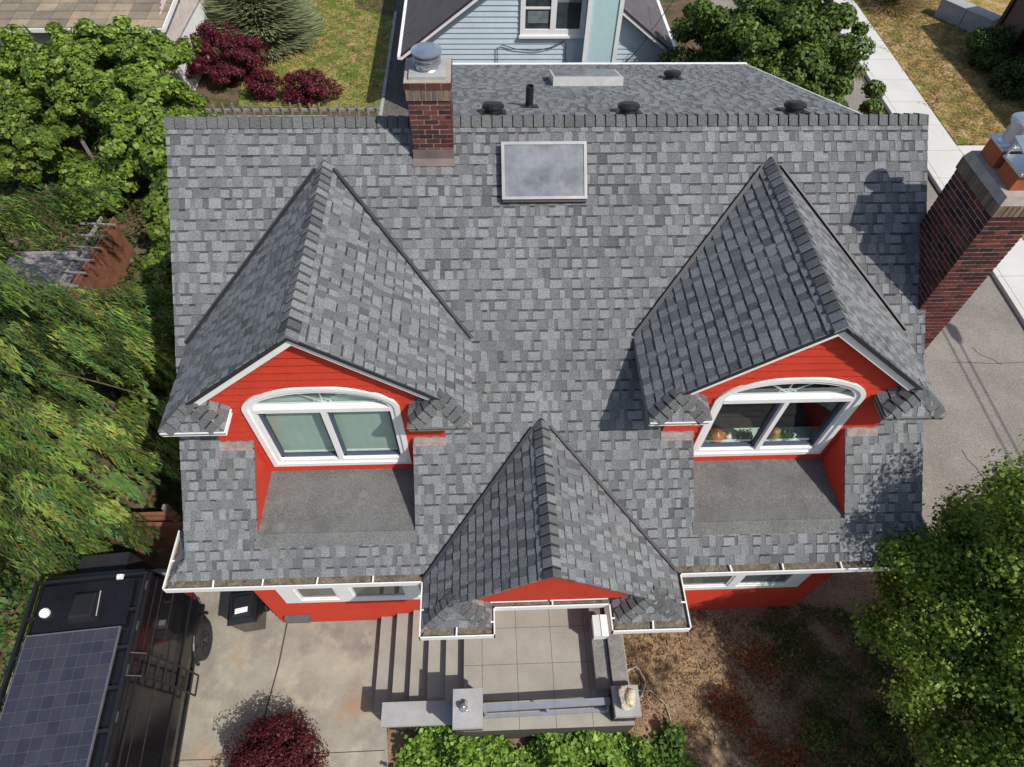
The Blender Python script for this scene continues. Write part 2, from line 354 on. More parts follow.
slab('gravel_lane', [(15.8,24.1),(18,22.6),(40,22.1),(40,40),(15.8,40)], M['gravel'],.08)
sheet('back_lawn', [(-9.9,13.6),(-4.75,13.4),(-4.75,20.3),(-6.5,21.2),(-7.5,30),(-12,30)], M['lawn'],1)
sheet('gravel_strip', [(-4.6,2),(-2.6,2),(-2.6,40),(-4.9,40)], M['darkgravel'],2)
sheet('patio', [(-11.3,12.2),(-6.6,12.2),(-6.6,13.0),(-11.3,13.0)], M['porch_c'],3)
mb=MB()
for i in range(14): a=11.5+i*.66; mb.box(-4.78,-4.66,a,a+.65,GZ-.05,GZ+random.uniform(.05,.08))
struct('lawn_kerb',mb,M['capstone'])
# expansion joints and cracks of the driveway and street: thin grooves filled with dirt
mb=MB()
def groove(pts,wd=.02,h=.0085):
    for a,b in zip(pts[:-1],pts[1:]):
        d=(V((b[0],b[1],0))-V((a[0],a[1],0))); s=V((-d.y,d.x,0)).normalized()*wd/2
        mb.poly([(a[0]-s.x,a[1]-s.y,GZ+h),(b[0]-s.x,b[1]-s.y,GZ+h),(b[0]+s.x,b[1]+s.y,GZ+h),(a[0]+s.x,a[1]+s.y,GZ+h)])
groove([(-5.1,-4.72),(-5.13,-5.5),(-5.22,-6.28),(-5.3,-8),(-5.3,-14)],.03); groove([(-8.5,-7.0),(-5.26,-7.05)],.015); groove([(-5.26,-7.02),(-3.0,-7.0)],.015)
o=struct('driveway_joint',mb,M['joint'])
mb=MB()
def crack(p,q,n=9,j=.09,wd=.018):
    pts=[(p[0]+(q[0]-p[0])*i/n+random.uniform(-j,j)*(0<i<n),p[1]+(q[1]-p[1])*i/n+random.uniform(-j,j)*(0<i<n)) for i in range(n+1)]
    groove(pts,wd,.0125)
crack((10.3,2.6),(10.1,.9),5); crack((11.1,1.4),(13.5,1.35),7,.05); crack((10.2,-1.2),(10.5,-2.8),6); crack((10.5,-2.2),(13.5,-1.0),8,.06); crack((12.4,1.3),(11.9,1.9),4)
o=struct('street_crack',mb,M['joint'])

# ================================================================== THE RED HOUSE
W=5.5; S=.804
house=thing('red_house','large house with grey shingle roof, two red dormers and a red porch gable','house',(0,-2,GZ))
mp=lambda x,y: (x,y,S*y)
LX,RX=-3.295,3.155
# --- main roof slope (with holes for the two dormer rooms and their decks)
mb=MB(); YE=-5.15
def rect(x0,x1,y0,y1): return [mp(x0,y0),mp(x1,y0),mp(x1,y1),mp(x0,y1)]
cuts=[-W,LX-1.15,LX+1.15,RX-1.15,RX+1.15,W]
regs=[rect(cuts[0],cuts[1],YE,0),rect(cuts[1],cuts[2],YE,-4.76),rect(cuts[1],cuts[2],-1.6,0),rect(cuts[2],cuts[3],YE,0),rect(cuts[3],cuts[4],YE,-4.76),rect(cuts[3],cuts[4],-1.6,0),rect(cuts[4],cuts[5],YE,0)]
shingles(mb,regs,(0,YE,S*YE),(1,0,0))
for sx in (-1,1):                           # small eave returns at both lower corners
    A=(sx*W,-4.9,S*-4.9); Bc=(sx*(W+.22),YE,S*YE); D=(sx*W,YE,S*YE)
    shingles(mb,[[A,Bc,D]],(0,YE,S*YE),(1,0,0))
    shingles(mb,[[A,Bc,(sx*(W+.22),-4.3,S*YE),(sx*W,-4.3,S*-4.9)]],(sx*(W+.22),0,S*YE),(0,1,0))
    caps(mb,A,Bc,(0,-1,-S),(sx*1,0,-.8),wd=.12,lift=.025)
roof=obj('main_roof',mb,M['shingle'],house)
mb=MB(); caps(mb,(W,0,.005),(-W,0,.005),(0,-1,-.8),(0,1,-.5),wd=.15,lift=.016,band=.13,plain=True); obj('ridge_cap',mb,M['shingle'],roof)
# rear wing: lower pitched back slope
s2=-.367; mb=MB(); rz=lambda y: s2*y
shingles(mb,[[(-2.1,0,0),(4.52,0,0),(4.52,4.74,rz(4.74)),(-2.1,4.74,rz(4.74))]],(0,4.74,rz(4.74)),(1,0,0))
rear=obj('rear_roof',mb,M['shingle'],house)
mb=MB(); mb.box(-2.14,4.56,4.745,4.80,rz(4.74)-.10,rz(4.74)+.03); mb.prism([(4.53,0,.02),(4.56,0,.02),(4.56,4.74,rz(4.74)+.02),(4.53,4.74,rz(4.74)+.02)],[(4.53,0,-.15),(4.56,0,-.15),(4.56,4.74,rz(4.74)-.15),(4.53,4.74,rz(4.74)-.15)]); obj('rear_eave_trim',mb,M['white'],house)
mb=MB(); siding(mb,[[(0.05,-7.9),(4.6,-7.9),(4.6,rz(4.6)-.1),(.05,-.12)]],4.40,.13,-7.9,axis='x',sgn=1)
siding(mb,[[(0.05,-7.9),(4.6,-7.9),(4.6,rz(4.6)-.1),(.05,-.12)]],-2.0,.13,-7.9,axis='x',sgn=-1)
mb.poly([(-2,4.6,-7.9),(4.4,4.6,-7.9),(4.4,4.6,-1.8),(-2,4.6,-1.8)]); obj('rear_wall',mb,M['red'],house)
mb=MB(); mb.poly([(-W,0,-.03),(W,0,-.03),(W,5,-4.05),(-W,5,-4.05)]); obj('back_slope',mb,M['blueroof'],house)
# walls: front, sides
mb=MB(); siding(mb,[[(-5.17,GZ),(5.1,GZ),(5.1,-4.2),(-5.17,-4.2)]],-4.70,.13,GZ)
for sx,xx in ((-1,-5.17),(1,5.1)): siding(mb,[[(-4.7,GZ),(4.6,GZ),(4.6,-3.75),(0,-.1),(-4.7,-3.85)]],xx,.13,GZ,axis='x',sgn=sx)
mb.poly([(-5.17,4.6,GZ),(5.1,4.6,GZ),(5.1,4.6,-3.8),(-5.17,4.6,-3.8)]); wall=obj('wall',mb,M['red'],house)
mb=MB(); mb.box(-5.5,5.5,-5.1,-4.70,-4.32,-4.27); obj('soffit',mb,M['white'],house)
for sx in (-1,1):
    mb=MB()
    for (ya,yb,za,zb) in ((-4.3,0,-S*4.3,0),(0,4.9,0,-3.95)):
        mb.prism([(sx*5.46,ya,za-.03),(sx*5.49,ya,za-.03),(sx*5.49,yb,zb-.03),(sx*5.46,yb,zb-.03)],[(sx*5.46,ya,za-.2),(sx*5.49,ya,za-.2),(sx*5.49,yb,zb-.2),(sx*5.46,yb,zb-.2)])
    obj('rake_board',mb,M['white'],house)
# --- hipped eave return (footprint x0..x1, y0 front .. y1 wall, eave z)
def eave_return(mb, x0,x1,yf,yw,ze,zt,ridge_x,apex):
    f0,f1=(x0,yf,ze),(x1,yf,ze); a=(ridge_x,apex,zt); r=(ridge_x,yw,zt)
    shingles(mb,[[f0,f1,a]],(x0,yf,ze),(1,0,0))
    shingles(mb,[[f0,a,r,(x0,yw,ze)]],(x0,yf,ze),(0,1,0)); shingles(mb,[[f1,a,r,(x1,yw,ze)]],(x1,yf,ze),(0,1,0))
    sl_=lambda x:(x-ridge_x,0,ze-zt)
    for f,xx in ((f0,x0),(f1,x1)):
        d=(V(f)-V(a)).normalized()
        n1=V((0,-(zt-ze),-(apex-yf)*1.0)).normalized()
        sf=V((ridge_x-xx,0,0)).normalized(); s1=(sf-d*sf.dot(d)).normalized()
        # direction in the side plane, perpendicular to the hip
        ey=V((0,1,0)); s2_=(ey-d*ey.dot(d)).normalized()
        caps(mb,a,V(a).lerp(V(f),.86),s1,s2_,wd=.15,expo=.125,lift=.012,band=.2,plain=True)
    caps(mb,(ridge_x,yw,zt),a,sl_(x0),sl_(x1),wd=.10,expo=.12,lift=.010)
def gable_roof(mb, xc, zd, xl,xr, ze, yfront, yeave, ret):
    # ret: return ridge x offsets; left and right planes
    for xe in (xl,xr):
        B=(xc,zd/S,zd); F=(xc,yfront,zd); E=(xe,yfront,ze); Vv=(xe,ze/S,ze)
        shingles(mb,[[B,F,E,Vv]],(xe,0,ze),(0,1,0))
def dormer(xc, tag_):
    zd=-.363; hw=2.025; ze=-1.985; yf=-3.717; yw=-3.55
    mb=MB(); gable_roof(mb,xc,zd,xc-hw,xc+hw,ze,yf,yf,None)
    d=obj('dormer',mb,M['shingle'],house,label=tag_)
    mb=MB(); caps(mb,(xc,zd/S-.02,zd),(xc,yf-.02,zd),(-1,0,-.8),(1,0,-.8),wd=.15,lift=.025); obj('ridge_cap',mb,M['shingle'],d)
    for sx in (-1,1):
        mb=MB(); x0,x1=sorted((xc+sx*hw,xc+sx*1.2)); eave_return(mb,x0,x1,-3.94,yw,ze,-1.655,xc+sx*1.62,-3.69)
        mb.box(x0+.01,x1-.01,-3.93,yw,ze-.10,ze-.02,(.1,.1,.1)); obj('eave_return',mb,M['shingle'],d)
        mb=MB(); mb.box(x0,x1,-3.955,-3.935,ze-.038,ze-.016)
        xin=xc+sx*1.2; mb.box(min(xin,xin-sx*.02),max(xin,xin-sx*.02),-3.95,yw-.03,ze-.038,ze-.016); mb.box(x0,x1,-3.93,yw-.03,ze-.125,ze-.103); obj('return_fascia',mb,M['white'] if sx<0 else M['grey'],d)
        # rake board; drip edge coloured dark for the shadow gap under the shingles
        mb=MB(); sl=.8; a=(xc,yf,zd); L=1.66
        P=lambda t,dz,y:(xc+sx*t,y,zd-sl*t+dz)
        for (z0,z1,yo) in ((-.20,-.035,.03),(-.20,-.17,.05),(-.08,-.035,.015)):
            mb.prism([P(0,z1,yf+yo),P(L,z1,yf+yo),P(L,z1,yf+yo+.03),P(0,z1,yf+yo+.03)],[P(0,z0,yf+yo),P(L,z0,yf+yo),P(L,z0,yf+yo+.03),P(0,z0,yf+yo+.03)],(.5,.5,.5),0,True)
        mb.prism([P(0,-.04,yf+.04),P(L,-.04,yf+.04),P(L,-.04,yw),P(0,-.04,yw)],[P(0,-.05,yf+.04),P(L,-.05,yf+.04),P(L,-.05,yw),P(0,-.05,yw)])
        obj('rake_trim',mb,M['white'],d)
        mb=MB(); mb.prism([P(0,.0,yf-.012),P(L+.35,.0,yf-.012),P(L+.35,.0,yf+.03),P(0,.0,yf+.03)],[P(0,-.065,yf-.012),P(L+.35,-.065,yf-.012),P(L+.35,-.065,yf+.03),P(0,-.065,yf+.03)],(.5,.5,.5),0,True); obj('shadow_drip_edge',mb,M['flash'],d)
        # raised valley flashing
        mb=MB(); A=V((xc+sx*.13,(zd-.1)/S,zd-.1)); B=V((xc+sx*(hw+.01),ze/S,ze)); 
        mb.beam(A+V((0,0,.02)),B+V((0,0,.02)),.085,.04,(0,-.6,1)); mb.beam(A+V((0,0,.06)),B+V((0,0,.06)),.028,.045,(0,-.6,1)); obj('valley_flashing',mb,M['flash'],d)
        # eave edge strip
        mb=MB(); xe=xc+sx*(hw+.012); mb.box(min(xe,xe-sx*.02),max(xe,xe-sx*.02),-3.94,ze/S,ze-.11,ze-.01); obj('eave_fascia',mb,M['grey'],d)
    # gable wall with arched opening
    mb=MB(); a_,b_=1.02,.485; zs=-2.06; z_b=-3.58
    polys=[]
    for sx in (-1,1):
        h=lambda x: zd-.05-.8*abs(x)
        polys.append([(xc+sx*1.62,-2.92),(xc+sx*a_,-2.92),(xc+sx*a_,h(a_)),(xc+sx*1.62,h(1.62))])
        polys.append([(xc+sx*1.15,-3.82),(xc+sx*a_,-3.82),(xc+sx*a_,-2.92),(xc+sx*1.15,-2.92)])
        nS=9
        for i in range(nS):
            xa,xb=a_*math.sin(i/nS*math.pi/2),a_*math.sin((i+1)/nS*math.pi/2); zz=lambda x: zs+b_*math.sqrt(max(0,1-(x/a_)**2))
            polys.append([(xc+sx*xa,zz(xa)),(xc+sx*xb,zz(xb)),(xc+sx*xb,h(xb)),(xc+sx*xa,h(xa))])
    polys.append([(xc-a_,-3.82),(xc+a_,-3.82),(xc+a_,z_b),(xc-a_,z_b)])
    siding(mb,polys,yw,.15,-3.82,.024,gap=.028)
    # side walls above the roof and the two cheeks of the sunken deck
    for sx in (-1,1):
        x=xc+sx*1.62; mb.prism([(x,yw,-1.72),(x-sx*.03,yw,-1.72),(x-sx*.03,-2.1,-1.72),(x,-2.1,-1.72)],[(x,yw,-3.0),(x-sx*.03,yw,-3.0),(x-sx*.03,-2.1,-3.0),(x,-2.1,-3.0)])
        x=xc+sx*1.15; mb.prism([(x,yw,S*yw-.02),(x+sx*.03,yw,S*yw-.02),(x+sx*.03,-4.76,S*-4.76-.02),(x,-4.76,S*-4.76-.02)],[(x,yw,-3.9),(x+sx*.03,yw,-3.9),(x+sx*.03,-4.76,-3.9),(x,-4.76,-3.9)])
    obj('gable_wall',mb,M['red'],d)
    for sx in (-1,1):
        mb=MB(); x0,x1=sorted((xc+sx*1.64,xc+sx*1.17)); mb.prism([(x0,-3.68,-3.68*S+.025),(x1,-3.68,-3.68*S+.025),(x1,-3.585,-2.855),(x0,-3.585,-2.855)],[(x0,-3.68,-3.1),(x1,-3.68,-3.1),(x1,-3.585,-3.1),(x0,-3.585,-3.1)])
        obj('base_flashing',mb,M['pinkflash'],d)
    # window: frame, mullions, panes, sunburst grille
    mb=MB(); ao,bo,ai,bi=1.055,.505,.915,.37; N=28; yo,yi=yw-.045,yw+.10
    out=[(-ao,-3.60)]+[(-ao*math.cos(math.pi*i/N),zs+bo*math.sin(math.pi*i/N)) for i in range(N+1)]+[(ao,-3.60)]
    inn=[(-ai,-3.445)]+[(-ai*math.cos(math.pi*i/N),zs+bi*math.sin(math.pi*i/N)) for i in range(N+1)]+[(ai,-3.445)]
    mid=[((p[0]+q[0])/2,(p[1]+q[1])/2) for p,q in zip(out,inn)]
    def ring(o,i,y0,y1):
        n=len(o)
        for k in range(n):
            j=(k+1)%n; A,B,Cc,D=o[k],o[j],i[j],i[k]
            mb.prism([(xc+p[0],y0,p[1]) for p in (A,B,Cc,D)],[(xc+p[0],y1,p[1]) for p in (A,B,Cc,D)])
    ring(out,mid,yo,yi); ring(mid,inn,yo+.025,yi)
    mb.box(xc-ai,xc+ai,yo+.02,yi,-2.144,-2.06); mb.box(xc-.035,xc+.035,yo+.02,yi,-3.445,-2.144)
    wf=obj('window',mb,M['white'],d)
    mb=MB()
    for (x0,x1) in ((-ai,-.035),(.035,ai)):
        for (p,q,r,t) in ((x0,x0+.045,-3.445,-2.144),(x1-.045,x1,-3.445,-2.144),(x0,x1,-3.445,-3.40),(x0,x1,-2.17,-2.144)): mb.box(xc+p,xc+q,yw+.035,yw+.09,r,t)
    obj('sash',mb,mat('sash_reveal_shade',(.06,.075,.12),.5,.1),wf)  # reveal shadows painted in as the dark navy sash colour
    mb=MB(); mb.poly([(xc-ai,yw+.07,-3.445),(xc+ai,yw+.07,-3.445),(xc+ai,yw+.07,-2.1),(xc-ai,yw+.07,-2.1)])
    mb.poly([(xc-ai*math.cos(math.pi*i/N),yw+.07,zs+bi*math.sin(math.pi*i/N)) for i in range(N+1)][::-1]); obj('pane',mb,M['glass'],wf)
    mb=MB()
    for ang in (35,90,145):
        an=math.radians(ang); rr=1/math.sqrt((math.cos(an)/ai)**2+(math.sin(an)/bi)**2); mb.tube([(xc,yw+.10,zs),(xc+rr*math.cos(an),yw+.10,zs+rr*math.sin(an))],.014,6)
    mb.tube([(xc+.12*math.cos(math.pi*i/8),yw+.10,zs+.08*math.sin(math.pi*i/8)) for i in range(9)],.012,6); obj('grille',mb,M['alu'],wf)
    # the room behind: floor, side and back walls
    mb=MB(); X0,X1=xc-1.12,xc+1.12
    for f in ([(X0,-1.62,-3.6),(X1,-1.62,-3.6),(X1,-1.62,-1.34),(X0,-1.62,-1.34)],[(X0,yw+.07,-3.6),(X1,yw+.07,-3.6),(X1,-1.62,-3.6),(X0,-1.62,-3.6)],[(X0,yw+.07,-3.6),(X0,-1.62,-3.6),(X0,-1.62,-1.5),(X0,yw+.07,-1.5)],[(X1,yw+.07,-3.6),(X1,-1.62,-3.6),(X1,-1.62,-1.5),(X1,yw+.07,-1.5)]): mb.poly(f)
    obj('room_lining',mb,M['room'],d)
    mb=MB(); mb.box(xc-1.1,xc+1.1,yw+.11,yw+.38,-3.52,-3.455); obj('window_sill',mb,M['sill'],wf)
    # sunken flat deck in front of the window with roll roofing laps
    mb=MB(); ny=5
    for i in range(ny):
        ya=yw+.01-i*.22; yb=ya-.235; za=-3.785+.012*i
        mb.prism([(xc-1.15,yb,za+.004),(xc+1.15,yb,za+.004),(xc+1.15,ya,za+.001),(xc-1.15,ya,za+.001)],[(xc-1.15,yb,-4.1),(xc+1.15,yb,-4.1),(xc+1.15,ya,-4.1),(xc-1.15,ya,-4.1)])
    ye_=yb+.01; mb.prism([(xc-1.17,-4.80,-4.80*S+.028),(xc+1.17,-4.80,-4.80*S+.028),(xc+1.17,ye_,ye_*S+.028),(xc-1.17,ye_,ye_*S+.028)],[(xc-1.17,-4.80,-4.80*S-.1),(xc+1.17,-4.80,-4.80*S-.1),(xc+1.17,ye_,ye_*S-.1),(xc-1.17,ye_,ye_*S-.1)])
    obj('sunken_deck',mb,M['roll'],d)
    return d,wf
dL,wL=dormer(LX,'left dormer with pale green blinds behind its arched window')
dR,wR=dormer(RX,'right dormer with dark arched window and ornaments on its sill')
mb=MB(); yy=-3.40
for i in range(24):
    x0=LX-.90+i*1.8/24; mb.prism([(x0,yy+.002*(i%2),-1.98),(x0+.075,yy+.002*((i+1)%2),-1.98),(x0+.075,yy+.03,-1.98),(x0,yy+.03,-1.98)],[(x0,yy+.002*(i%2),-3.44),(x0+.075,yy+.002*((i+1)%2),-3.44),(x0+.075,yy+.03,-3.44),(x0,yy+.03,-3.44)])
obj('blind',mb,M['blind'],wL)
# ornaments and plants on the right dormer's inner sill
def sill_thing(name,label,cat,x,fn,mm,sm=True):
    mb=MB(); fn(mb,x); o=obj(name,mb,mm,None,(x,-3.35,-3.455),smooth=sm); tag(o,label,cat); return o
om=mat('orange_ceramic',(.55,.16,.04),.35,.1,5,spec=.5)
def teapot(mb,x):
    c=(x,-3.35,-3.455); mb.lathe(c,[(.05,0),(.11,.03),(.13,.09),(.10,.15),(.04,.17),(.02,.19),(.0,.20)],16)
    mb.tube([(x+.11,-3.35,-3.40),(x+.18,-3.35,-3.34),(x+.20,-3.35,-3.28)],[.025,.018,.012],8); mb.tube([(x-.11,-3.35,-3.31),(x-.19,-3.35,-3.33),(x-.19,-3.35,-3.40),(x-.11,-3.35,-3.42)],.012,6)
sill_thing('ceramic_pot','orange ceramic teapot behind the left pane of the dark arched window','teapot',RX-.62,teapot,om)
def vase(mb,x): mb.lathe((x,-3.35,-3.455),[(.05,0),(.09,.04),(.10,.10),(.06,.17),(.07,.20)],16)
sill_thing('amber_vase','round amber vase behind the right pane of the dark arched window','vase',RX+.30,vase,mat('amber_glaze',(.45,.26,.06),.3,.15,6,spec=.5))
for x,lab in ((RX-.42,'white cup beside the teapot on the dormer window sill'),(RX+.62,'white cup at the right end of the dormer window sill')):
    sill_thing('cup',lab,'cup',x,lambda mb,x:mb.lathe((x,-3.35,-3.455),[(.03,0),(.045,.03),(.045,.09)],12),M['white'])
for x,lab in ((RX-.15,'small leafy houseplant behind the middle of the dark arched window'),(RX-.78,'trailing houseplant at the left end of the dormer window sill'),(RX+.5,'low houseplant beside the amber vase on the window sill')):
    n=320; p=rng.normal(size=(n,3)).clip(-1.8,1.8)*np.array([.06,.04,.04])+np.array([x,-3.36,-3.38]); tag(leaves('houseplant',p,.05,mixcols(n,[(.05,.12,.04),(.2,.35,.2)]),M['leaf'],None,(x,-3.36,-3.45)),lab,'houseplant')

# --- porch gable
zc=-2.714; xg=-.26; xl,xr=-2.03,1.72; zeL=-4.19; yf=-5.736; ywg=-5.60
mb=MB()
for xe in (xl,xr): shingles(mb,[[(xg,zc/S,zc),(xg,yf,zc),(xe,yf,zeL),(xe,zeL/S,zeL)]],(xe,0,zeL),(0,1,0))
pg=obj('porch_gable',mb,M['shingle'],house)
sL=(zc-zeL)/(xg-xl); sR=(zc-zeL)/(xr-xg)
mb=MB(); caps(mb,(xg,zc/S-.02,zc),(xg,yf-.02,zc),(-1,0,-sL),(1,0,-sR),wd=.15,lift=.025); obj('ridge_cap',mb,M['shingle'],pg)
for (xo,xi,sl) in ((xl,-1.05,sL),(xr,.72,sR)):
    x0,x1=sorted((xo,xi)); xm=(x0+x1)/2; zt=zc-sl*abs(xm-xg)
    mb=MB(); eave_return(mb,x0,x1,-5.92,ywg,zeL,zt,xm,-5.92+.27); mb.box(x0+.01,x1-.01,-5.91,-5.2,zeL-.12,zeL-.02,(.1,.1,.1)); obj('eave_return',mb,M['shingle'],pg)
for sx,sl,xe in ((-1,sL,xl),(1,sR,xr)):
    P=lambda t,dz,y:(xg+sx*t,y,zc-sl*t+dz); mb=MB(); L=1.0
    mb.prism([P(0,-.03,yf+.02),P(L,-.03,yf+.02),P(L,-.03,ywg),P(0,-.03,ywg)],[P(0,-.06,yf+.02),P(L,-.06,yf+.02),P(L,-.06,ywg),P(0,-.06,ywg)],(.5,.5,.5),0,True); obj('rake_trim',mb,M['grey'],pg)
    mb=MB(); A=V((xg+sx*.13,(zc-.1)/S,zc-.1)); B=V((xe,zeL/S,zeL)); mb.beam(A+V((0,0,.02)),B+V((0,0,.02)),.085,.04,(0,-.6,1)); mb.beam(A+V((0,0,.06)),B+V((0,0,.06)),.028,.045,(0,-.6,1)); obj('valley_flashing',mb,M['flash'],pg)
mb=MB(); mb.prism([(xg-1.55,ywg,-4.12),(xg+1.65,ywg,-4.12),(xg,ywg,zc-.05)],[(xg-1.55,ywg+.05,-4.12),(xg+1.65,ywg+.05,-4.12),(xg,ywg+.05,zc-.05)]); obj('gable_wall',mb,M['red'],pg)
mb=MB(); mb.box(xl+.05,xr-.05,-5.58,-4.72,-4.30,-4.24); mb.box(xl+.05,-1.1,-5.85,-5.58,-4.36,-4.32); mb.box(.80,xr-.05,-5.85,-5.58,-4.36,-4.32); obj('porch_ceiling',mb,M['white'],house)
# --- gutters: open trough, white lip, hangers, debris
def gutter(path, inner, skip=(), hang=.86):
    """path: outer corner points (x,y); inner: same corners on the roof side"""
    zo=-4.165; g=MB(); db=MB(); hg=[]
    for i in range(len(path)-1):
        a,b=V((*path[i],zo)),V((*path[i+1],zo)); ia,ib=V((*inner[i],zo)),V((*inner[i+1],zo))
        n=V((b-a).cross(V((0,0,1)))).normalized(); 
        if n.dot(ia-a)<0: n=-n
        o1,o2=a,b; q1,q2=a+n*.018,b+n*.018
        ex=(b-a).normalized()*.0
        g.prism([o1,o2,q2,q1],[p-V((0,0,.13)) for p in (o1,o2,q2,q1)],(.5,.5,.5),0,True)
        g.prism([p-V((0,0,.105)) for p in (q1,q2,ib,ia)],[p-V((0,0,.125)) for p in (q1,q2,ib,ia)],(.5,.5,.5),0,True)
        db.poly([p-V((0,0,.045)) for p in (q1,q2,ib,ia)])
        L=(b-a).length; k=max(1,int(L/hang))
        if L>.35:
            for j in range(1,k+1):
                t=j/(k+1)+random.uniform(-.02,.02); p=a.lerp(b,t); q=p+n*.135+n.cross(V((0,0,1)))*random.uniform(-.015,.015); h=MB(); h.beam(p-V((0,0,.012)),q-V((0,0,.005)),.022,.018); hg.append(h)
    go=obj('gutter',g,M['white'],house); obj('debris',db,M['debris'],go)
    for h in hg: obj('gutter_hanger',h,M['white'],go)
gutter([(-5.83,-4.35),(-5.83,-5.27),(-2.07,-5.27),(-2.07,-6.06),(-1.0,-6.06),(-1.0,-5.68),(.66,-5.68),(.66,-6.06),(1.80,-6.06),(1.80,-5.27),(5.83,-5.27),(5.83,-4.35)],
       [(-5.71,-4.35),(-5.71,-5.12),(-1.98,-5.12),(-1.98,-5.91),(-1.08,-5.91),(-1.08,-5.60),(.76,-5.60),(.76,-5.91),(1.68,-5.91),(1.68,-5.12),(5.71,-5.12),(5.71,-4.35)])
# --- ground-floor windows, vent
def low_window(x0,x1,z0,z1,panes,lab):
    mb=MB(); y=-4.72; d=MB()
    mb.box(x0,x1,y-.05,y-.0,z0,z0+.13); mb.box(x0,x1,y-.05,y,z1-.1,z1); mb.box(x0,x0+.12,y-.05,y,z0+.13,z1-.1); mb.box(x1-.12,x1,y-.05,y,z0+.13,z1-.1)
    mb.box(x0+.12,panes[0][0],y-.05,y,z0+.13,z1-.1); mb.box(panes[-1][1],x1-.12,y-.05,y,z0+.13,z1-.1)
    gl=MB(); sh=MB()
    for k,(a,b) in enumerate(panes):
        if k: mb.box(panes[k-1][1],a,y-.05,y,z0+.13,z1-.1)
        sh.box(a,b,y-.035,y-.005,z0+.13,z0+.18); sh.box(a,a+.04,y-.035,y-.005,z0+.18,z1-.1); sh.box(b-.04,b,y-.035,y-.005,z0+.18,z1-.1)
        gl.poly([(a+.04,y-.012,z0+.18),(b-.04,y-.012,z0+.18),(b-.04,y-.012,z1-.1),(a+.04,y-.012,z1-.1)])
    wn=obj('window',mb,M['white'],house,label=lab); obj('sash',sh,M['white'],wn); obj('pane',gl,mat('dark_pane',(.10,.12,.12),.06,.1,spec=.9),wn)
low_window(-4.74,-1.7,-6.54,-5.1,[(-4.45,-3.75),(-3.5,-2.55),(-2.35,-1.85)],'wide white window under the eave left of the porch')
low_window(2.0,4.60,-6.50,-5.1,[(2.2,3.25),(3.4,4.35)],'wide white window under the eave right of the porch')
mb=MB(); mb.box(-5.02,-4.55,-4.80,-4.72,-7.62,-7.42)
for i in range(5): mb.box(-5.0,-4.57,-4.825,-4.80,-7.60+i*.036,-7.585+i*.036)
obj('crawl_vent',mb,mat('vent_grey',(.13,.13,.14),.5,.1),house)
# --- skylight, vents
def onp(x,y,dz=0): return V((x,y,S*y+dz))
nS=V((0,-S,1)).normalized(); uS=V((1,0,0)); vS=V((0,1,S)).normalized()
def plbox(mb,x0,x1,y0,y1,h0,h1,col=(.5,.5,.5)):
    c=[onp(x0,y0),onp(x1,y0),onp(x1,y1),onp(x0,y1)]; mb.prism([p+nS*h1 for p in c],[p+nS*h0 for p in c],col,0,True)
mb=MB(); x0,x1,y0,y1=-.76,.42,-.90,-.31; plbox(mb,x0-.01,x1+.01,y0-.045,y1,0,.10); k=.022
sk=obj('skylight',mb,M['flash'],house)
mb=MB(); plbox(mb,x0-.02,x1+.02,y0-.02,y0+k*.5,.10,.135); plbox(mb,x0-.02,x1+.02,y1-k*.6,y1+.02,.10,.135); plbox(mb,x0-.02,x0+k,y0+k*.5,y1-k*.6,.10,.135); plbox(mb,x1-k,x1+.02,y0+k*.5,y1-k*.6,.10,.135); obj('frame',mb,mat('skylight_frame',(.36,.35,.34),.4,.15,5,metal=.3),sk)
mb=MB(); plbox(mb,x0+k,x1-k,y0+k*.5,y1-k*.6,.10,.122); obj('pane',mb,M['sky_dome'],sk)
rz3=lambda x,y,h=0: V((x,y,rz(y)+h)); nR=V((0,.367,1)).normalized()
def slant_vent(x,y):
    mb=MB(); c=rz3(x,y); 
    mb.obox(c+nR*.015,(.19,0,0),V((0,1,s2)).normalized()*.17,nR*.012)
    mb.lathe(c+nR*.02,[(.13,0),(.13,.05),(.165,.06),(.165,.10),(.13,.13),(.0,.145)],18,ax=nR); obj('roof_vent',mb,M['black'],house,smooth=False)
for x,y in ((-.88,.30),(1.12,.27),(2.52,3.1),(3.62,.28)): slant_vent(x,y)
mb=MB(); c=rz3(-.32,.72); mb.obox(c+nR*.012,(.13,0,0),V((0,1,s2)).normalized()*.12,nR*.01); mb.lathe(c,[(.10,0),(.065,.05),(.06,.08),(.06,.34),(.045,.34),(.045,.30)],14); obj('vent_pipe',mb,M['black'],house)
mb=MB(); 
vR=V((0,1,s2)).normalized(); cc=rz3(.83,2.75)
mb.obox(cc+nR*.08,(.62,0,0),vR*.42,nR*.08); sk2=obj('rear_skylight',mb,M['alu'],house)
mb=MB(); mb.obox(cc+nR*.168,(.56,0,0),vR*.36,nR*.008); obj('pane',mb,M['sky_dome'],sk2)
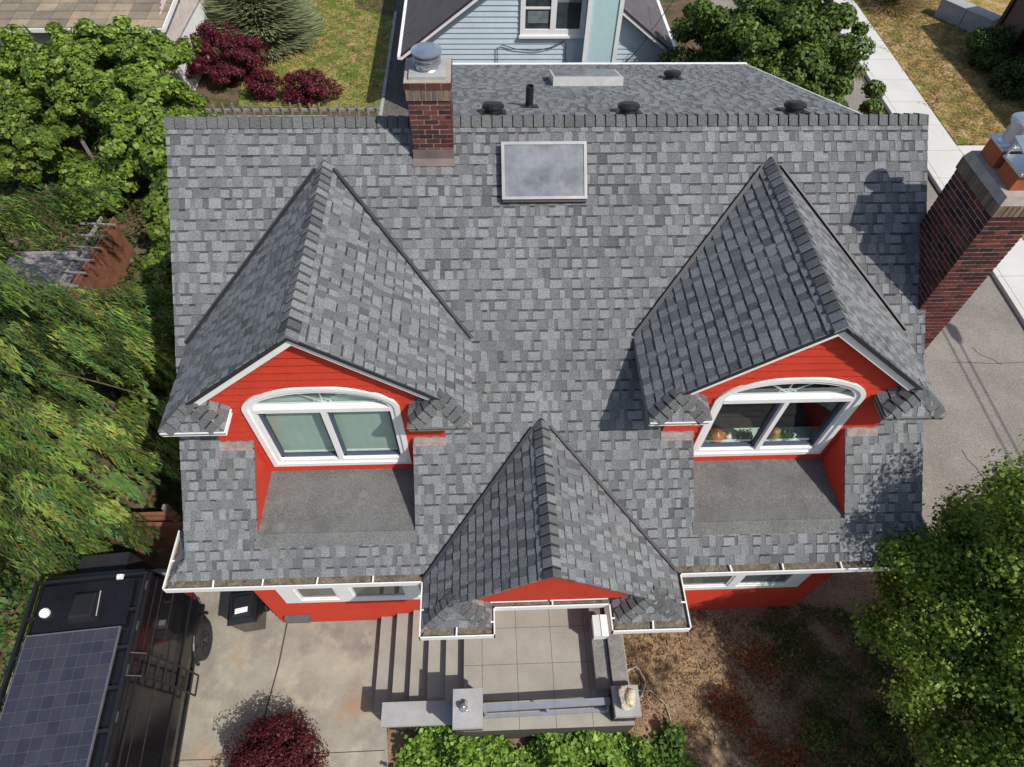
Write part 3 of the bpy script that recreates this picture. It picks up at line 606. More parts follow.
# --- left chimney
REDS=[(.125,.042,.034),(.10,.034,.03),(.15,.052,.042),(.06,.028,.026),(.085,.036,.032)]
mb=MB(); bricks(mb,-2.02,-1.46,-.44,.13,-.9,.53,REDS); bricks(mb,-2.035,-1.445,-.455,.145,.53,.70,[(.20,.15,.12),(.16,.13,.11),(.25,.18,.13)],bh=.17,soldier=True); bricks(mb,-2.05,-1.43,-.47,.16,.70,.79,REDS,bh=.09)
ch=obj('chimney',mb,[M['brick'],M['mortar']],house,label='short red brick chimney rising from the ridge')
mb=MB(); mb.box(-1.98,-1.50,-.40,.10,.79,.83); obj('chimney_cap',mb,M['capstone'],ch)
mb=MB(); mb.lathe((-1.74,-.15,.83),[(.15,0),(.13,.02),(.13,.07),(.185,.075),(.185,.10),(.13,.105),(.13,.14),(.185,.145),(.185,.165),(.13,.17),(.13,.20),(.20,.205),(.20,.225),(.12,.25),(.0,.255)],24); obj('flue_cap',mb,M['metal'],ch,smooth=False)
mb=MB(); P=[onp(-2.04,-.53),onp(-1.44,-.53),onp(-1.44,-.44),onp(-2.04,-.44)]; mb.prism([p+nS*.03 for p in P],[p for p in P]); mb.box(-2.03,-1.45,-.465,-.447,-.6,-.20); obj('flashing',mb,M['apron'],ch)
# --- right outside chimney
DR=[(.12,.034,.028),(.085,.026,.024),(.15,.042,.032),(.045,.022,.022),(.10,.036,.03)]
cx0,cx1,cy0,cy1=5.40,6.02,-2.22,-1.22
mb=MB(); bricks(mb,cx0,cx1,cy0,cy1,GZ,-.02,DR,bh=.075)
bricks(mb,cx0-.018,cx1+.018,cy0-.018,cy1+.018,-.02,.16,[(.20,.13,.09),(.15,.11,.09),(.23,.16,.11)],bh=.18,soldier=True)
ch2=obj('chimney',mb,[M['brick'],M['mortar']],house,label='tall brown brick chimney standing against the right gable end')
mb=MB(); a=.07; mb.prism([(cx0+a-.05,cy0+a-.05,.27),(cx1-a+.05,cy0+a-.05,.27),(cx1-a+.05,cy1-a+.05,.27),(cx0+a-.05,cy1-a+.05,.27)],[(cx0-.02,cy0-.02,.16),(cx1+.02,cy0-.02,.16),(cx1+.02,cy1+.02,.16),(cx0-.02,cy1+.02,.16)]); obj('mortar_crown',mb,M['mortar'],ch2)
mb=MB(); mb.box(5.50,5.82,-1.62,-1.30,.25,.52); obj('flue_tile',mb,M['terracotta'],ch2)
mb=MB(); mb.box(5.47,5.85,-1.65,-1.27,.52,.54); mb.lathe((5.66,-1.46,.54),[(.15,0),(.13,.03),(.13,.26),(.17,.27),(.17,.31),(.14,.33),(.0,.35)],24); obj('flue_cap',mb,M['metal'],ch2)
mb=MB(); mb.box(5.50,5.92,-2.08,-1.74,.25,.50); obj('flue_tile',mb,M['terracotta'],ch2)
mb=MB(); mb.box(5.46,5.96,-2.12,-1.70,.50,.53)
for x,y in ((5.48,-2.10),(5.94,-2.10),(5.48,-1.72),(5.94,-1.72),(5.71,-2.10)): mb.box(x-.01,x+.01,y-.01,y+.01,.53,.70)
mb.prism([(5.44,-2.14,.70),(5.98,-2.14,.70),(5.98,-1.68,.78),(5.44,-1.68,.78)],[(5.44,-2.14,.685),(5.98,-2.14,.685),(5.98,-1.68,.765),(5.44,-1.68,.765)],(.5,.5,.5),0,True); obj('flue_cap',mb,M['metal'],ch2)

# ================================================================== FRONT PORCH
porch=thing('front_porch','concrete front porch with stairs, brick piers and paved floor','porch',(-.2,-5.8,GZ))
zd=-6.82; mb=MB()
for i in range(6):
    x0=-3.22+i*.333; z=GZ+.18*(i+1); 
    st=MB(); st.prism([(x0,-6.42,z),(x0+.36,-6.42,z),(x0+.36,-4.72,z),(x0,-4.72,z)],[(x0+.02,-6.42,GZ-.05),(x0+.36,-6.42,GZ-.05),(x0+.36,-4.72,GZ-.05),(x0+.02,-4.72,GZ-.05)])
    if i<5: obj('step',st,M['porch_c'],porch)
mb=MB(); mb.box(-1.56,1.32,-6.90,-4.72,GZ-.05,zd-.006,(.5,.5,.5),1)
xs=[-1.56,-1.235,-.62,0,.62,1.32]; ysl=[-6.9,-6.45,-5.87,-5.25,-4.72]
for a,b in zip(xs[:-1],xs[1:]):
    for c_,d_ in zip(ysl[:-1],ysl[1:]): mb.box(a+.0035,b-.0035,c_+.0035,d_-.0035,zd-.03,zd)
obj('porch_floor',mb,[M['porch_c'],M['joint']],porch)
PB=[(.05,.04,.04),(.08,.055,.05),(.06,.05,.06)]
def pier(x0,x1,y0,y1,zt,name,lab):
    mb=MB(); bricks(mb,x0+.03,x1-.03,y0+.03,y1-.03,GZ-.05,zt-.10,PB,bh=.19,bl=.075)
    p=obj(name,mb,[M['brick'],M['mortar']],porch,label=lab); mb=MB(); mb.prism([(x0+.01,y0+.01,zt),(x1-.01,y0+.01,zt),(x1-.01,y1-.01,zt),(x0+.01,y1-.01,zt)],[(x0,y0,zt-.09),(x1,y0,zt-.09),(x1,y1,zt-.09),(x0,y1,zt-.09)]); obj('cap',mb,M['capstone'],p)
pier(-1.72,-1.22,-6.92,-6.32,-6.33,'pier','brick pier at the top of the steps')
pier(.90,1.34,-6.86,-6.38,-6.2,'pier','brick pier at the right porch corner')
mb=MB(); bricks(mb,-2.92,-1.73,-6.68,-6.40,GZ-.05,-7.20,PB,bh=.19,bl=.075); lw=obj('low_wall',mb,[M['brick'],M['mortar']],porch)
mb=MB(); mb.box(-2.98,-1.70,-6.74,-6.36,-7.20,-7.10); obj('cap',mb,M['capstone'],lw)
# parapet on the right side: two weathered ledges
mb=MB(); mb.box(.70,.95,-6.36,-4.75,zd,-6.52); mb.box(.965,1.22,-6.36,-4.75,zd-.2,-6.42); obj('parapet',mb,mat('stained_stone',(.22,.21,.20),.95,.35,2,.3,30,fine=.2,fscale=30),porch)
mb=MB()
for i in range(5): mb.box(1.0+i*.05-.005,1.0+i*.05+.005,-6.3,-4.8,-6.42,-6.41)
# railing: flat top rail, lower rail, posts
mb=MB(); zr=-6.42
mb.beam((-1.22,-6.62,zr),(.88,-6.58,zr),.11,.05); rl=obj('railing',mb,M['steel'],porch)
mb=MB(); mb.beam((-1.2,-6.72,zr-.16),(.80,-6.69,zr-.16),.05,.06); obj('lower_rail',mb,M['steel'],rl)
for x in (-1.18,-.16,.84): mb=MB(); mb.box(x-.02,x+.02,-6.70,-6.65,zd,zr-.03); obj('post',mb,M['steel'],rl)
# box on the ledge, rock, ornament
t=thing('storage_box','white lidded box on the porch ledge beside the roof gutter','box',(.83,-5.42,-6.51))
mb=MB(); mb.box(.72,.955,-5.58,-5.24,-6.51,-6.28); obj('box_body',mb,M['white'],t)
mb=MB(); mb.prism([(.71,-5.59,-6.265),(.83,-5.59,-6.235),(.83,-5.23,-6.235),(.71,-5.23,-6.265)],[(.71,-5.59,-6.279),(.83,-5.59,-6.279),(.83,-5.23,-6.279),(.71,-5.23,-6.279)]); mb.prism([(.845,-5.59,-6.235),(.965,-5.59,-6.26),(.965,-5.23,-6.26),(.845,-5.23,-6.235)],[(.845,-5.59,-6.279),(.965,-5.59,-6.279),(.965,-5.23,-6.279),(.845,-5.23,-6.279)]); obj('lid',mb,M['white'],t)
def rock(name, c, r, mm, label, n=3, cat='rock', seed=1):
    import bmesh
    bm=bmesh.new(); bmesh.ops.create_icosphere(bm,subdivisions=3,radius=1); rr=random.Random(seed); ph=[rr.uniform(0,6) for _ in range(6)]
    for v in bm.verts:
        k=1+.18*math.sin(v.co.x*3+ph[0])*math.cos(v.co.y*4+ph[1])+.12*math.sin(v.co.z*5+ph[2]+v.co.x*4); v.co=V((v.co.x*r[0]*k,v.co.y*r[1]*k,max(-.6,v.co.z*k)*r[2]))
    me=bpy.data.meshes.new(name); bm.to_mesh(me); bm.free(); me.materials.append(mm); o=link(name,me); o.location=(c[0],c[1],c[2]+.6*r[2]); tag(o,label,cat); return o
rock('rock',(1.11,-6.60,-6.2),(.14,.19,.13),M['rockm'],'cream coloured rough rock on the right porch pier',seed=4)
mb=MB(); mb.lathe((-1.53,-6.62,-6.33),[(.06,0),(.07,.02),(.045,.07),(.055,.12),(.03,.16),(.0,.18)],14); mb.lathe((-1.50,-6.55,-6.33),[(.03,0),(.04,.05),(.02,.10),(0,.12)],10); mb.tube([(-1.53,-6.62,-6.20),(-1.48,-6.68,-6.16),(-1.44,-6.70,-6.18)],[.025,.02,.006],8)
o=obj('bird_figurine',mb,M['metal'],None,(-1.53,-6.62,-6.33),smooth=True); tag(o,'small silver bird figurine on the left porch pier','figurine')
mb=MB(); pts=[]
for k in range(50):
    a=k*.33; r=.22+.02*math.sin(k*1.7); pts.append((1.62+r*.8*math.cos(a),-6.05+r*1.2*math.sin(a),GZ+.06+.012*math.sin(k)+k*.0012))
pts+=[(1.9,-6.2,GZ+.05),(2.15,-6.45,GZ+.04),(2.2,-6.8,GZ+.04)]
mb.tube(pts,.010,6); o=obj('garden_hose',mb,mat('pale_hose',(.42,.38,.34),.6,.1),None,(1.62,-6.05,GZ)); tag(o,'pale coiled garden hose on the dirt right of the porch','hose')

# ================================================================== CAMPER VAN
vo=V((-7.60,-4.55,GZ)); vf=V((.075,-1,0)).normalized(); vr=V((1,.075,0)).normalized()
vp=lambda r,f,z: vo+vr*r+vf*f+V((0,0,z))
van=thing('camper_van','black high-roof camper van with rooftop solar panels parked on the driveway','van',vo)
prof=[(0,.38),(.98,.38),(1.05,.62),(1.08,.95),(1.07,1.25),(1.0,1.75),(.93,2.2),(.88,2.42),(.80,2.52),(.5,2.57),(0,2.58)]
def ringp(f,sc=1,zc=1,zmax=9): 
    full=[(r,z) for r,z in prof]+[(-r,z) for r,z in prof[::-1] if r>0]; return [vp(r*sc,f,min(.38+(z-.38)*zc,zmax)) for r,z in full]
mb=MB(); st=[(-.02,.93,.985),(.0,.97,1),(.08,1,1),(2,1,1),(4.2,1,1),(4.6,.99,.98),(5.2,.95,.72),(5.6,.93,.50),(6.1,.86,.40),(6.2,.80,.34)]
rings=[ringp(*s) for s in st]; n=len(rings[0])
for r in rings: mb.v += [tuple(p) for p in r]
for i in range(len(rings)-1):
    for k in range(n): mb.f.append((i*n+k,i*n+(k+1)%n,(i+1)*n+(k+1)%n,(i+1)*n+k)); mb.c.append((.5,)*3); mb.mi.append(0)
for i in (0,len(rings)-1): mb.f.append(tuple(i*n+k for k in range(n))); mb.c.append((.5,)*3); mb.mi.append(0)
body=obj('body',mb,M['vanpaint'],van)
def side(mb,f0,f1,z0,z1,off=.006):        # panel lying on the van's right side
    R=lambda z: np.interp(z,[p[1] for p in prof[1:9]],[p[0] for p in prof[1:9]])
    mb.prism([vp(R(z0)+off,f0,z0),vp(R(z0)+off,f1,z0),vp(R(z1)+off,f1,z1),vp(R(z1)+off,f0,z1)],[vp(R(z0)-.03,f0,z0),vp(R(z0)-.03,f1,z0),vp(R(z1)-.03,f1,z1),vp(R(z1)-.03,f0,z1)])
mb=MB(); side(mb,.35,1.35,1.45,2.05); obj('side_window',mb,M['winglass'],van)
mb=MB(); side(mb,2.6,3.9,1.35,2.05); obj('side_window',mb,M['winglass'],van)
mb=MB(); side(mb,.05,5.0,.62,.70,.03); side(mb,.05,5.0,1.22,1.26,.02); obj('side_trim',mb,M['black'],van); mat_seam=mat('seam_grey',(.035,.033,.032),.5,.1)
mb=MB(); side(mb,2.28,2.30,.75,2.3,.008); side(mb,2.1,4.1,2.30,2.33,.02); side(mb,.1,4.5,1.80,1.815,.008); side(mb,.1,4.5,2.12,2.13,.008); obj('door_seam',mb,mat_seam,van)
for f,rr in ((.62,1),(4.75,1),(.62,-1),(4.75,-1)):
    mb=MB(); c=vp(rr*.98,f,.38); mb.lathe(c-vr*.13,[(.30,0),(.375,.03),(.385,.13),(.375,.23),(.30,.26),(.22,.245)],28,ax=vr); wh=obj('wheel',mb,M['rubber'],van)
    mb=MB(); mb.lathe(c+vr*rr*.10,[(.215,0),(.20,.02*rr),(.08,.0),(.07,.035*rr),(.0,.04*rr)],20,ax=vr)
    for k in range(8): an=k*math.pi/4; q=c+vr*rr*.125+V((0,0,1))*math.cos(an)*.14+vf*math.sin(an)*.14; mb.lathe(q,[(.022,-.01),(.022,.012)],8,ax=vr*rr)
    obj('rim',mb,M['black'],wh)
    mb=MB(); mb.tube([vp(rr*1.07,f+.47*math.cos(a),.42+.44*math.sin(a)) for a in np.linspace(.1,math.pi-.1,12)],.035,8); obj('wheel_arch',mb,M['black'],van)
# roof rack
mat_br=mat('bracket_grey',(.08,.085,.10),.4,.1)
for rr in (-1,1):
    mb=MB(); mb.beam(vp(rr*.86,.08,2.60),vp(rr*.86,4.4,2.60),.05,.07)
    mb.beam(vp(rr*.90,.08,2.545),vp(rr*.90,4.4,2.545),.035,.03); mb.tube([vp(rr*.955,.1,2.40),vp(rr*.955,4.4,2.40)],.016,6)
    obj('roof_rail',mb,M['black'],van)
    for k in range(7):
        mb=MB(); f=.3+k*.65; mb.beam(vp(rr*.885,f-.07,2.58),vp(rr*.885,f+.07,2.58),.02,.03); obj('rail_bracket',mb,mat_br,van)
mb=MB()
for k in range(8): f=.1+k*.58; mb.beam(vp(-.84,f,2.60),vp(.84,f,2.60),.05,.035)
obj('roof_crossbar',mb,M['black'],van)
mb=MB(); mb.prism([vp(-.70,.18,2.63),vp(.72,.18,2.63),vp(.72,.92,2.63),vp(-.70,.92,2.63)],[vp(-.70,.18,2.60),vp(.72,.18,2.60),vp(.72,.92,2.60),vp(-.70,.92,2.60)],(.5,.5,.5),0,True); obj('roof_platform',mb,mat('dark_deck',(.010,.010,.013),.3,.3,4,spec=.4),van)
mb=MB(); 
def rbox(mb,r0,r1,f0,f1,z0,z1,tp=.04):
    mb.prism([vp(r0+tp,f0+tp,z1),vp(r1-tp,f0+tp,z1),vp(r1-tp,f1-tp,z1),vp(r0+tp,f1-tp,z1)],[vp(r0,f0,z0),vp(r1,f0,z0),vp(r1,f1,z0),vp(r0,f1,z0)],(.5,.5,.5),0,True)
rbox(mb,-.18,.28,.34,.84,2.632,2.75,.07); rbox(mb,-.12,.22,.40,.78,2.752,2.78,.03); obj('roof_fan',mb,M['black'],van)
mb=MB(); mb.lathe(vp(-.56,.62,2.63),[(.075,0),(.075,.05),(.06,.07),(.0,.075)],18); obj('roof_antenna',mb,M['white'],van)
mb=MB(); mb.beam(vp(.27,.38,2.74),vp(.30,.78,2.74),.012,.012); obj('fan_strip',mb,M['alu'],van)
mb=MB(); rbox(mb,.42,.52,.10,.18,2.63,2.68,.01); obj('camera_pod',mb,M['white'],van)
mb=MB(); nx,f0,cw=8,.97,.172
mb.prism([vp(-.735,.95,2.66),vp(.672,.95,2.66),vp(.672,4.25,2.66),vp(-.735,4.25,2.66)],[vp(-.735,.95,2.62),vp(.672,.95,2.62),vp(.672,4.25,2.62),vp(-.735,4.25,2.62)],(.1,.1,.12),1,True)
sp=obj('solar_panel',mb,[M['solar'],mat('panel_backing',(.12,.12,.135),.5,.1)],van); mb=MB()
for j in range(18):
    for i in range(nx):
        r0=-.72+i*cw; f=f0+j*.18; c=random.choice([(.034,.036,.055),(.04,.042,.060),(.046,.046,.062)]); g=.004
        mb.prism([vp(r0+g,f+g,2.666),vp(r0+cw-g,f+g,2.666),vp(r0+cw-g,f+.18-g,2.666),vp(r0+g,f+.18-g,2.666)],[vp(r0+g,f+g,2.66),vp(r0+cw-g,f+g,2.66),vp(r0+cw-g,f+.18-g,2.66),vp(r0+g,f+.18-g,2.66)],c)
obj('solar_cells',mb,M['solar'],sp)
# side ladder
mb=MB(); pl=[(.87,2.60),(1.05,2.45),(1.14,1.9),(1.20,1.3),(1.22,.75)]
for f in (1.35,1.68): mb.tube([vp(r,f,z) for r,z in pl],.017,8)
mb.tube([vp(1.22,1.35,.75),vp(1.22,1.68,.75)],.017,8); ld=obj('ladder',mb,M['black'],van)
for k in range(7):
    z=.98+k*.225; r=np.interp(z,[p[1] for p in pl[::-1]],[p[0] for p in pl[::-1]]); mb=MB(); mb.tube([vp(r,1.35,z),vp(r,1.68,z)],.021,8); obj('rung',mb,M['black'],ld)
mb=MB(); rbox(mb,-.70,.18,-.62,-.06,1.0,1.95,.03); 
cb=obj('cargo_box',mb,mat('cargo_black',(.02,.02,.022),.6,.2,5),van)
mb=MB(); mb.beam(vp(-.5,-.04,2.2),vp(.1,-.04,2.2),.02,.16); obj('brake_light',mb,M['redglass'],van)
mb=MB(); side(mb,.02,.10,1.1,1.5,.012); obj('tail_light',mb,M['redglass'],van)
mb=MB(); mb.lathe(vp(.55,-.06,1.35),[(.36,0),(.40,.04),(.40,.22),(.36,.26),(.0,.27)],28,ax=-vf); obj('spare_wheel_cover',mb,M['grey'],van)
mb=MB(); mb.tube([vp(-.95,5.1,1.5),vp(-1.2,5.1,1.5)],.03,6); mb.tube([vp(.95,5.1,1.5),vp(1.2,5.1,1.5)],.03,6); rbox(mb,1.15,1.35,5.05,5.15,1.4,1.75,.01); rbox(mb,-1.35,-1.15,5.05,5.15,1.4,1.75,.01); obj('wing_mirror',mb,M['black'],van)
# ================================================================== TRASH BIN
bin_=thing('trash_bin','black wheeled trash bin with white label beside the red wall corner','trash bin',(-5.70,-4.66,GZ))
B=lambda pts,z:[( -5.70+.86*(x*math.cos(.12)-y*math.sin(.12)), -4.66+.86*(x*math.sin(.12)+y*math.cos(.12)), GZ+z*.92) for x,y in pts]
mb=MB(); sq=lambda a,b,yo=0:[(-a,-b+yo),(a,-b+yo),(a,b+yo),(-a,b+yo)]
mb.prism(B(sq(.28,.33),.92),B(sq(.23,.25),.08),(.5,.5,.5),0,True); mb.prism(B(sq(.30,.35),.95),B(sq(.30,.35),.90),(.5,.5,.5),0,True); obj('bin_body',mb,M['vanpaint'],bin_)
mb=MB(); mb.prism(B(sq(.24,.28,.01),1.03),B(sq(.30,.36,0),.955),(.5,.5,.5),0,True); mb.prism(B(sq(.16,.18,.02),1.055),B(sq(.20,.24,.01),1.03)); mb.tube(B([(-.24,.37),(.24,.37)],.97),.02,8); obj('lid',mb,M['black'],bin_)
mb=MB(); mb.prism(B([(-.12,-.17),(.14,-.15),(.14,-.04),(-.12,-.06)],1.062),B([(-.12,-.17),(.14,-.15),(.14,-.04),(-.12,-.06)],1.05)); obj('label_sticker',mb,M['white'],bin_)
for sx in (-1,1): mb=MB(); q=B([(sx*.25,.27)],.12)[0]; mb.lathe(V(q)-V((.03,0,0)),[(.12,0),(.12,.06)],16,ax=(1,0,0)); obj('wheel',mb,M['rubber'],bin_)

# ================================================================== BLUE HOUSE BEHIND
bh=thing('blue_house','pale blue clapboard house with white trimmed window behind the grey roof','house',(1,17,GZ))
by=13.0; ax,az=.85,-2.28; sl=.72; hwB=4.55; K=1.3034
kx=lambda x:-1.013+(x+1.013)*K
kz=lambda z:5.245+(z-5.245)*K
mb=MB(); hb=4.2
siding(mb,[[(ax-hb,GZ),(ax+hb,GZ),(ax+hb,az-.1-sl*hb),(ax,az-.1),(ax-hb,az-.1-sl*hb)]],by,.17,GZ,.03)
for sx in (-1,1): siding(mb,[[(by,GZ),(23,GZ),(23,az-sl*hb-.1),(by,az-sl*hb-.1)]],ax+sx*hb,.17,GZ,.025,axis='x',sgn=sx)
obj('wall',mb,M['blue'],bh)
mb=MB()
for sx in (-1,1):
    P=lambda t,y,dz=0:(ax+sx*t,y,az-sl*t+dz); mb.prism([P(0,by-.35),P(hwB,by-.35),P(hwB,23.3),P(0,23.3)],[P(0,by-.35,-.05),P(hwB,by-.35,-.05),P(hwB,23.3,-.05),P(0,23.3,-.05)],(.5,.5,.5),0,True)
obj('roof',mb,M['blueroof'],bh)
mb=MB(); mp_=MB()
for sx in (-1,1):
    P=lambda t,y,dz=0:(ax+sx*t,y,az-sl*t+dz); mb.prism([P(0,by-.37,-.052),P(hwB,by-.37,-.052),P(hwB,by-.33,-.052),P(0,by-.33,-.052)],[P(0,by-.37,-.17),P(hwB,by-.37,-.17),P(hwB,by-.33,-.17),P(0,by-.33,-.17)],(.5,.5,.5),0,True)
    mp_.prism([P(0,by-.39,.02),P(hwB,by-.39,.02),P(hwB,by-.352,.02),P(0,by-.352,.02)],[P(0,by-.39,-.05),P(hwB,by-.39,-.05),P(hwB,by-.352,-.05),P(0,by-.352,-.05)],(.5,.5,.5),0,True)
    xe=ax+sx*(hwB+.06); mb.box(min(xe-.055,xe+.055),max(xe-.055,xe+.055),by-.4,23.3,az-sl*hwB-.13,az-sl*hwB-.02)
obj('eave_trim',mb,M['white'],bh); obj('rake_edge',mp_,mat('dark_purple_edge',(.05,.03,.06),.5,.1),bh)
def kbox(mb,x0,x1,d0,d1,z0,z1): mb.box(kx(x0),kx(x1),by-d0,by-d1,kz(z0),kz(z1))
mb=MB()
for a,b,d0,z0,z1 in ((-.08,1.52,.09,-2.66,-2.52),(-.08,.04,.09,-2.52,-1.0),(1.40,1.52,.09,-2.52,-1.0),(.66,.80,.09,-2.52,-1.0),(-.08,1.52,.09,-1.0,-.85),(.04,.66,.07,-2.05,-2.0),(-.11,1.55,.14,-2.72,-2.66)): kbox(mb,a,b,d0,.03,z0,z1)
bw=obj('window',mb,M['white'],bh)
mb=MB(); kbox(mb,.04,.66,.045,.03,-2.52,-1.0); kbox(mb,.8,1.4,.045,.03,-2.52,-1.0); obj('pane',mb,mat('house_pane',(.05,.06,.07),.06,.5,3,spec=.9),bw)
mb=MB(); kbox(mb,.80,1.4,.052,.046,-1.9,-1.0); kbox(mb,.10,.60,.052,.046,-2.38,-2.1); obj('curtain',mb,mat('grey_curtain',(.16,.20,.20),.6,.3,6),bw)
mb=MB(); kbox(mb,1.56,2.28,.45,.03,-3.9,-.9); bay=obj('bay',mb,mat('bay_panel',(.48,.66,.68),.5,.05),bh)
mb=MB()
for (x0,x1) in ((1.50,1.60),(2.26,2.36)): kbox(mb,x0,x1,.49,.42,-3.9,-.9)
kbox(mb,1.50,2.36,.495,.42,-3.98,-3.9); kbox(mb,1.50,2.36,.495,.42,-3.36,-3.28); obj('bay_trim',mb,M['white'],bay)
mb=MB(); mb.poly([(kx(1.62),by-.4545,kz(-3.85)),(kx(2.24),by-.4545,kz(-3.85)),(kx(2.24),by-.4545,kz(-3.4)),(kx(1.62),by-.4545,kz(-3.4))]); obj('pane',mb,mat('bay_pane',(.16,.26,.32),.1,.1,spec=.8),bay)
mb=MB(); pts=[(-.45,-4.3),(-.45,-3.42),(-.3,-3.35),(0,-3.45),(.5,-3.50),(.9,-3.42),(1.25,-3.25),(1.30,-3.35),(1.32,-4.3)]
mb.tube([(kx(x-.2),by-.08,kz(z+.45)) for x,z in pts],.014,6); obj('wall_conduit',mb,M['cable'],bh)
mb=MB(); mb.tube([(kx(1.1),by-.1,kz(-3.25)),(kx(1.4),by-.4,kz(-3.55)),(kx(1.9),by-.7,kz(-3.65)),(kx(2.3),by-.7,kz(-3.45)),(kx(2.9),by-.4,kz(-2.9)),(6,by+1,-3.2)],.012,6); obj('service_cable',mb,M['cable'],bh)

# ================================================================== GARAGE, BACK LEFT
ga=thing('garage','old garage with tan tiled roof and white board side wall, far left','garage',(-14.6,17,GZ))
gx,gy,gz=-11.75,14.0,-5.2
mb=MB(); nr=10
for r in range(nr):
    for k in range(15):
        a0=gx+.25-.62*(k+1)-.12*(r%2)*0; a1=a0+.60; f0=r*.46; f1=f0+.45; c=random.choice([(.30,.24,.17),(.24,.20,.15),(.34,.27,.19),(.20,.17,.13)])
        q=lambda x,f,h:(x,gy-.3+f,gz+.10*f+h); mb.prism([q(a0,f0,.04),q(a1,f0,.04),q(a1,f1,.02),q(a0,f1,.02)],[q(a0,f0,-.03),q(a1,f0,-.03),q(a1,f1,-.03),q(a0,f1,-.03)],c)
mb.poly([(gx+.25,gy-.3+4.8,gz+.48),(gx-9.2,gy-.3+4.8,gz+.48),(gx-9.2,gy+9.2,gz),(gx+.25,gy+9.2,gz)],(.25,.2,.15))
mb.poly([(gx+.24,gy-.3,gz),(gx-9.2,gy-.3,gz),(gx-9.2,gy+4.5,gz+.48),(gx+.24,gy+4.5,gz+.48)],(.1,.09,.08)); obj('roof',mb,M['tile'],ga)
mb=MB(); 
for k in range(44):
    y0=gy+k*.205; t=min(y0-gy,9-(y0-gy)); zt=gz-.06+.45*max(0,min(t,4.5)); mb.box(gx,gx+.03+.01*(k%2),y0,y0+.19,GZ+1.75,zt)
mb.box(gx-9,gx,gy,gy+.05,GZ,gz-.05); obj('upper_wall',mb,M['garagew'],ga)
mb=MB()
for k in range(44): y0=gy+k*.205; mb.box(gx,gx+.05+.012*(k%2),y0,y0+.19,GZ,GZ+1.70)
obj('lower_wall',mb,M['white'],ga)
mb=MB(); mb.box(gx,gx+.07,gy,gy+9,GZ+1.70,GZ+1.75); obj('wall_band',mb,M['greywood'],ga)
g_rot=math.radians(0); mb=MB(); mb.beam((gx+.27,gy-.3,gz-.06),(gx+.27,gy+4.5,gz+.42),.04,.16); mb.box(gx-9.2,gx+.27,gy-.36,gy-.31,gz-.12,gz); obj('gutter',mb,M['white'],ga)

ga_p=V((gx,gy,0)); gl_=V((ga.location.x,ga.location.y,0))-ga_p; ga.rotation_euler.z=g_rot
gl2=Matrix.Rotation(g_rot,3,'Z')@gl_; ga.location.x=gx+gl2.x; ga.location.y=gy+gl2.y
# ================================================================== BROWN HOUSE, BACK RIGHT
br=thing('brown_house','brown sided house at the far right edge beyond the dry lawn','house',(22,11,GZ))
mb=MB(); siding(mb,[[(6,GZ),(17.6,GZ),(17.6,-5.1),(6,-5.1)]],19.8,.2,GZ,.02,axis='x',sgn=-1); siding(mb,[[(19.8,GZ),(26,GZ),(26,-5.1),(19.8,-5.1)]],17.6,.2,GZ,.02,sgn=1); obj('wall',mb,M['brownsid'],br)
mb=MB(); mb.prism([(19.5,5.7,-5.05),(23,5.7,-3.4),(23,17.9,-3.4),(19.5,17.9,-5.05)],[(19.5,5.7,-5.15),(23,5.7,-3.5),(23,17.9,-3.5),(19.5,17.9,-5.15)],(.5,.5,.5),0,True); obj('roof',mb,M['tan'],br)
mb=MB(); mb.box(19.68,19.78,14.6,16.2,-7.0,-6.1); wn=obj('window',mb,M['flash'],br); mb=MB(); mb.box(19.66,19.675,14.7,16.1,-6.95,-6.15); obj('pane',mb,M['winglass'],wn)
mb=MB(); mb.box(19.70,19.82,17.5,17.7,GZ,-5.1); obj('downpipe',mb,M['black'],br)
# grey garden wall
gw=thing('garden_wall','low grey concrete block wall with cap slabs by the dry lawn','wall',(19.5,18.8,GZ)); 
a=V((18.7,20.3,0)); b=V((20.0,18.3,0)); d=(b-a).normalized(); s=V((-d.y,d.x,0))
for k in range(2):
    p=a+d*(k*1.2); q=p+d*1.17; mb=MB()
    mb.prism([(p+s*.0+V((0,0,GZ+.75))),(q+V((0,0,GZ+.75))),(q+s*.6+V((0,0,GZ+.75))),(p+s*.6+V((0,0,GZ+.75)))],[(p+V((0,0,GZ))),(q+V((0,0,GZ))),(q+s*.6+V((0,0,GZ))),(p+s*.6+V((0,0,GZ)))]); blk=obj('block',mb,M['capstone'],gw)
    mb=MB(); mb.prism([(p-s*.03+V((0,0,GZ+.83))),(q-s*.03+V((0,0,GZ+.83))),(q+s*.63+V((0,0,GZ+.83))),(p+s*.63+V((0,0,GZ+.83)))],[(p-s*.03+V((0,0,GZ+.752))),(q-s*.03+V((0,0,GZ+.752))),(q+s*.63+V((0,0,GZ+.752))),(p+s*.63+V((0,0,GZ+.752)))],(.5,.5,.5),0,True); obj('cap_slab',mb,M['capstone'],blk)

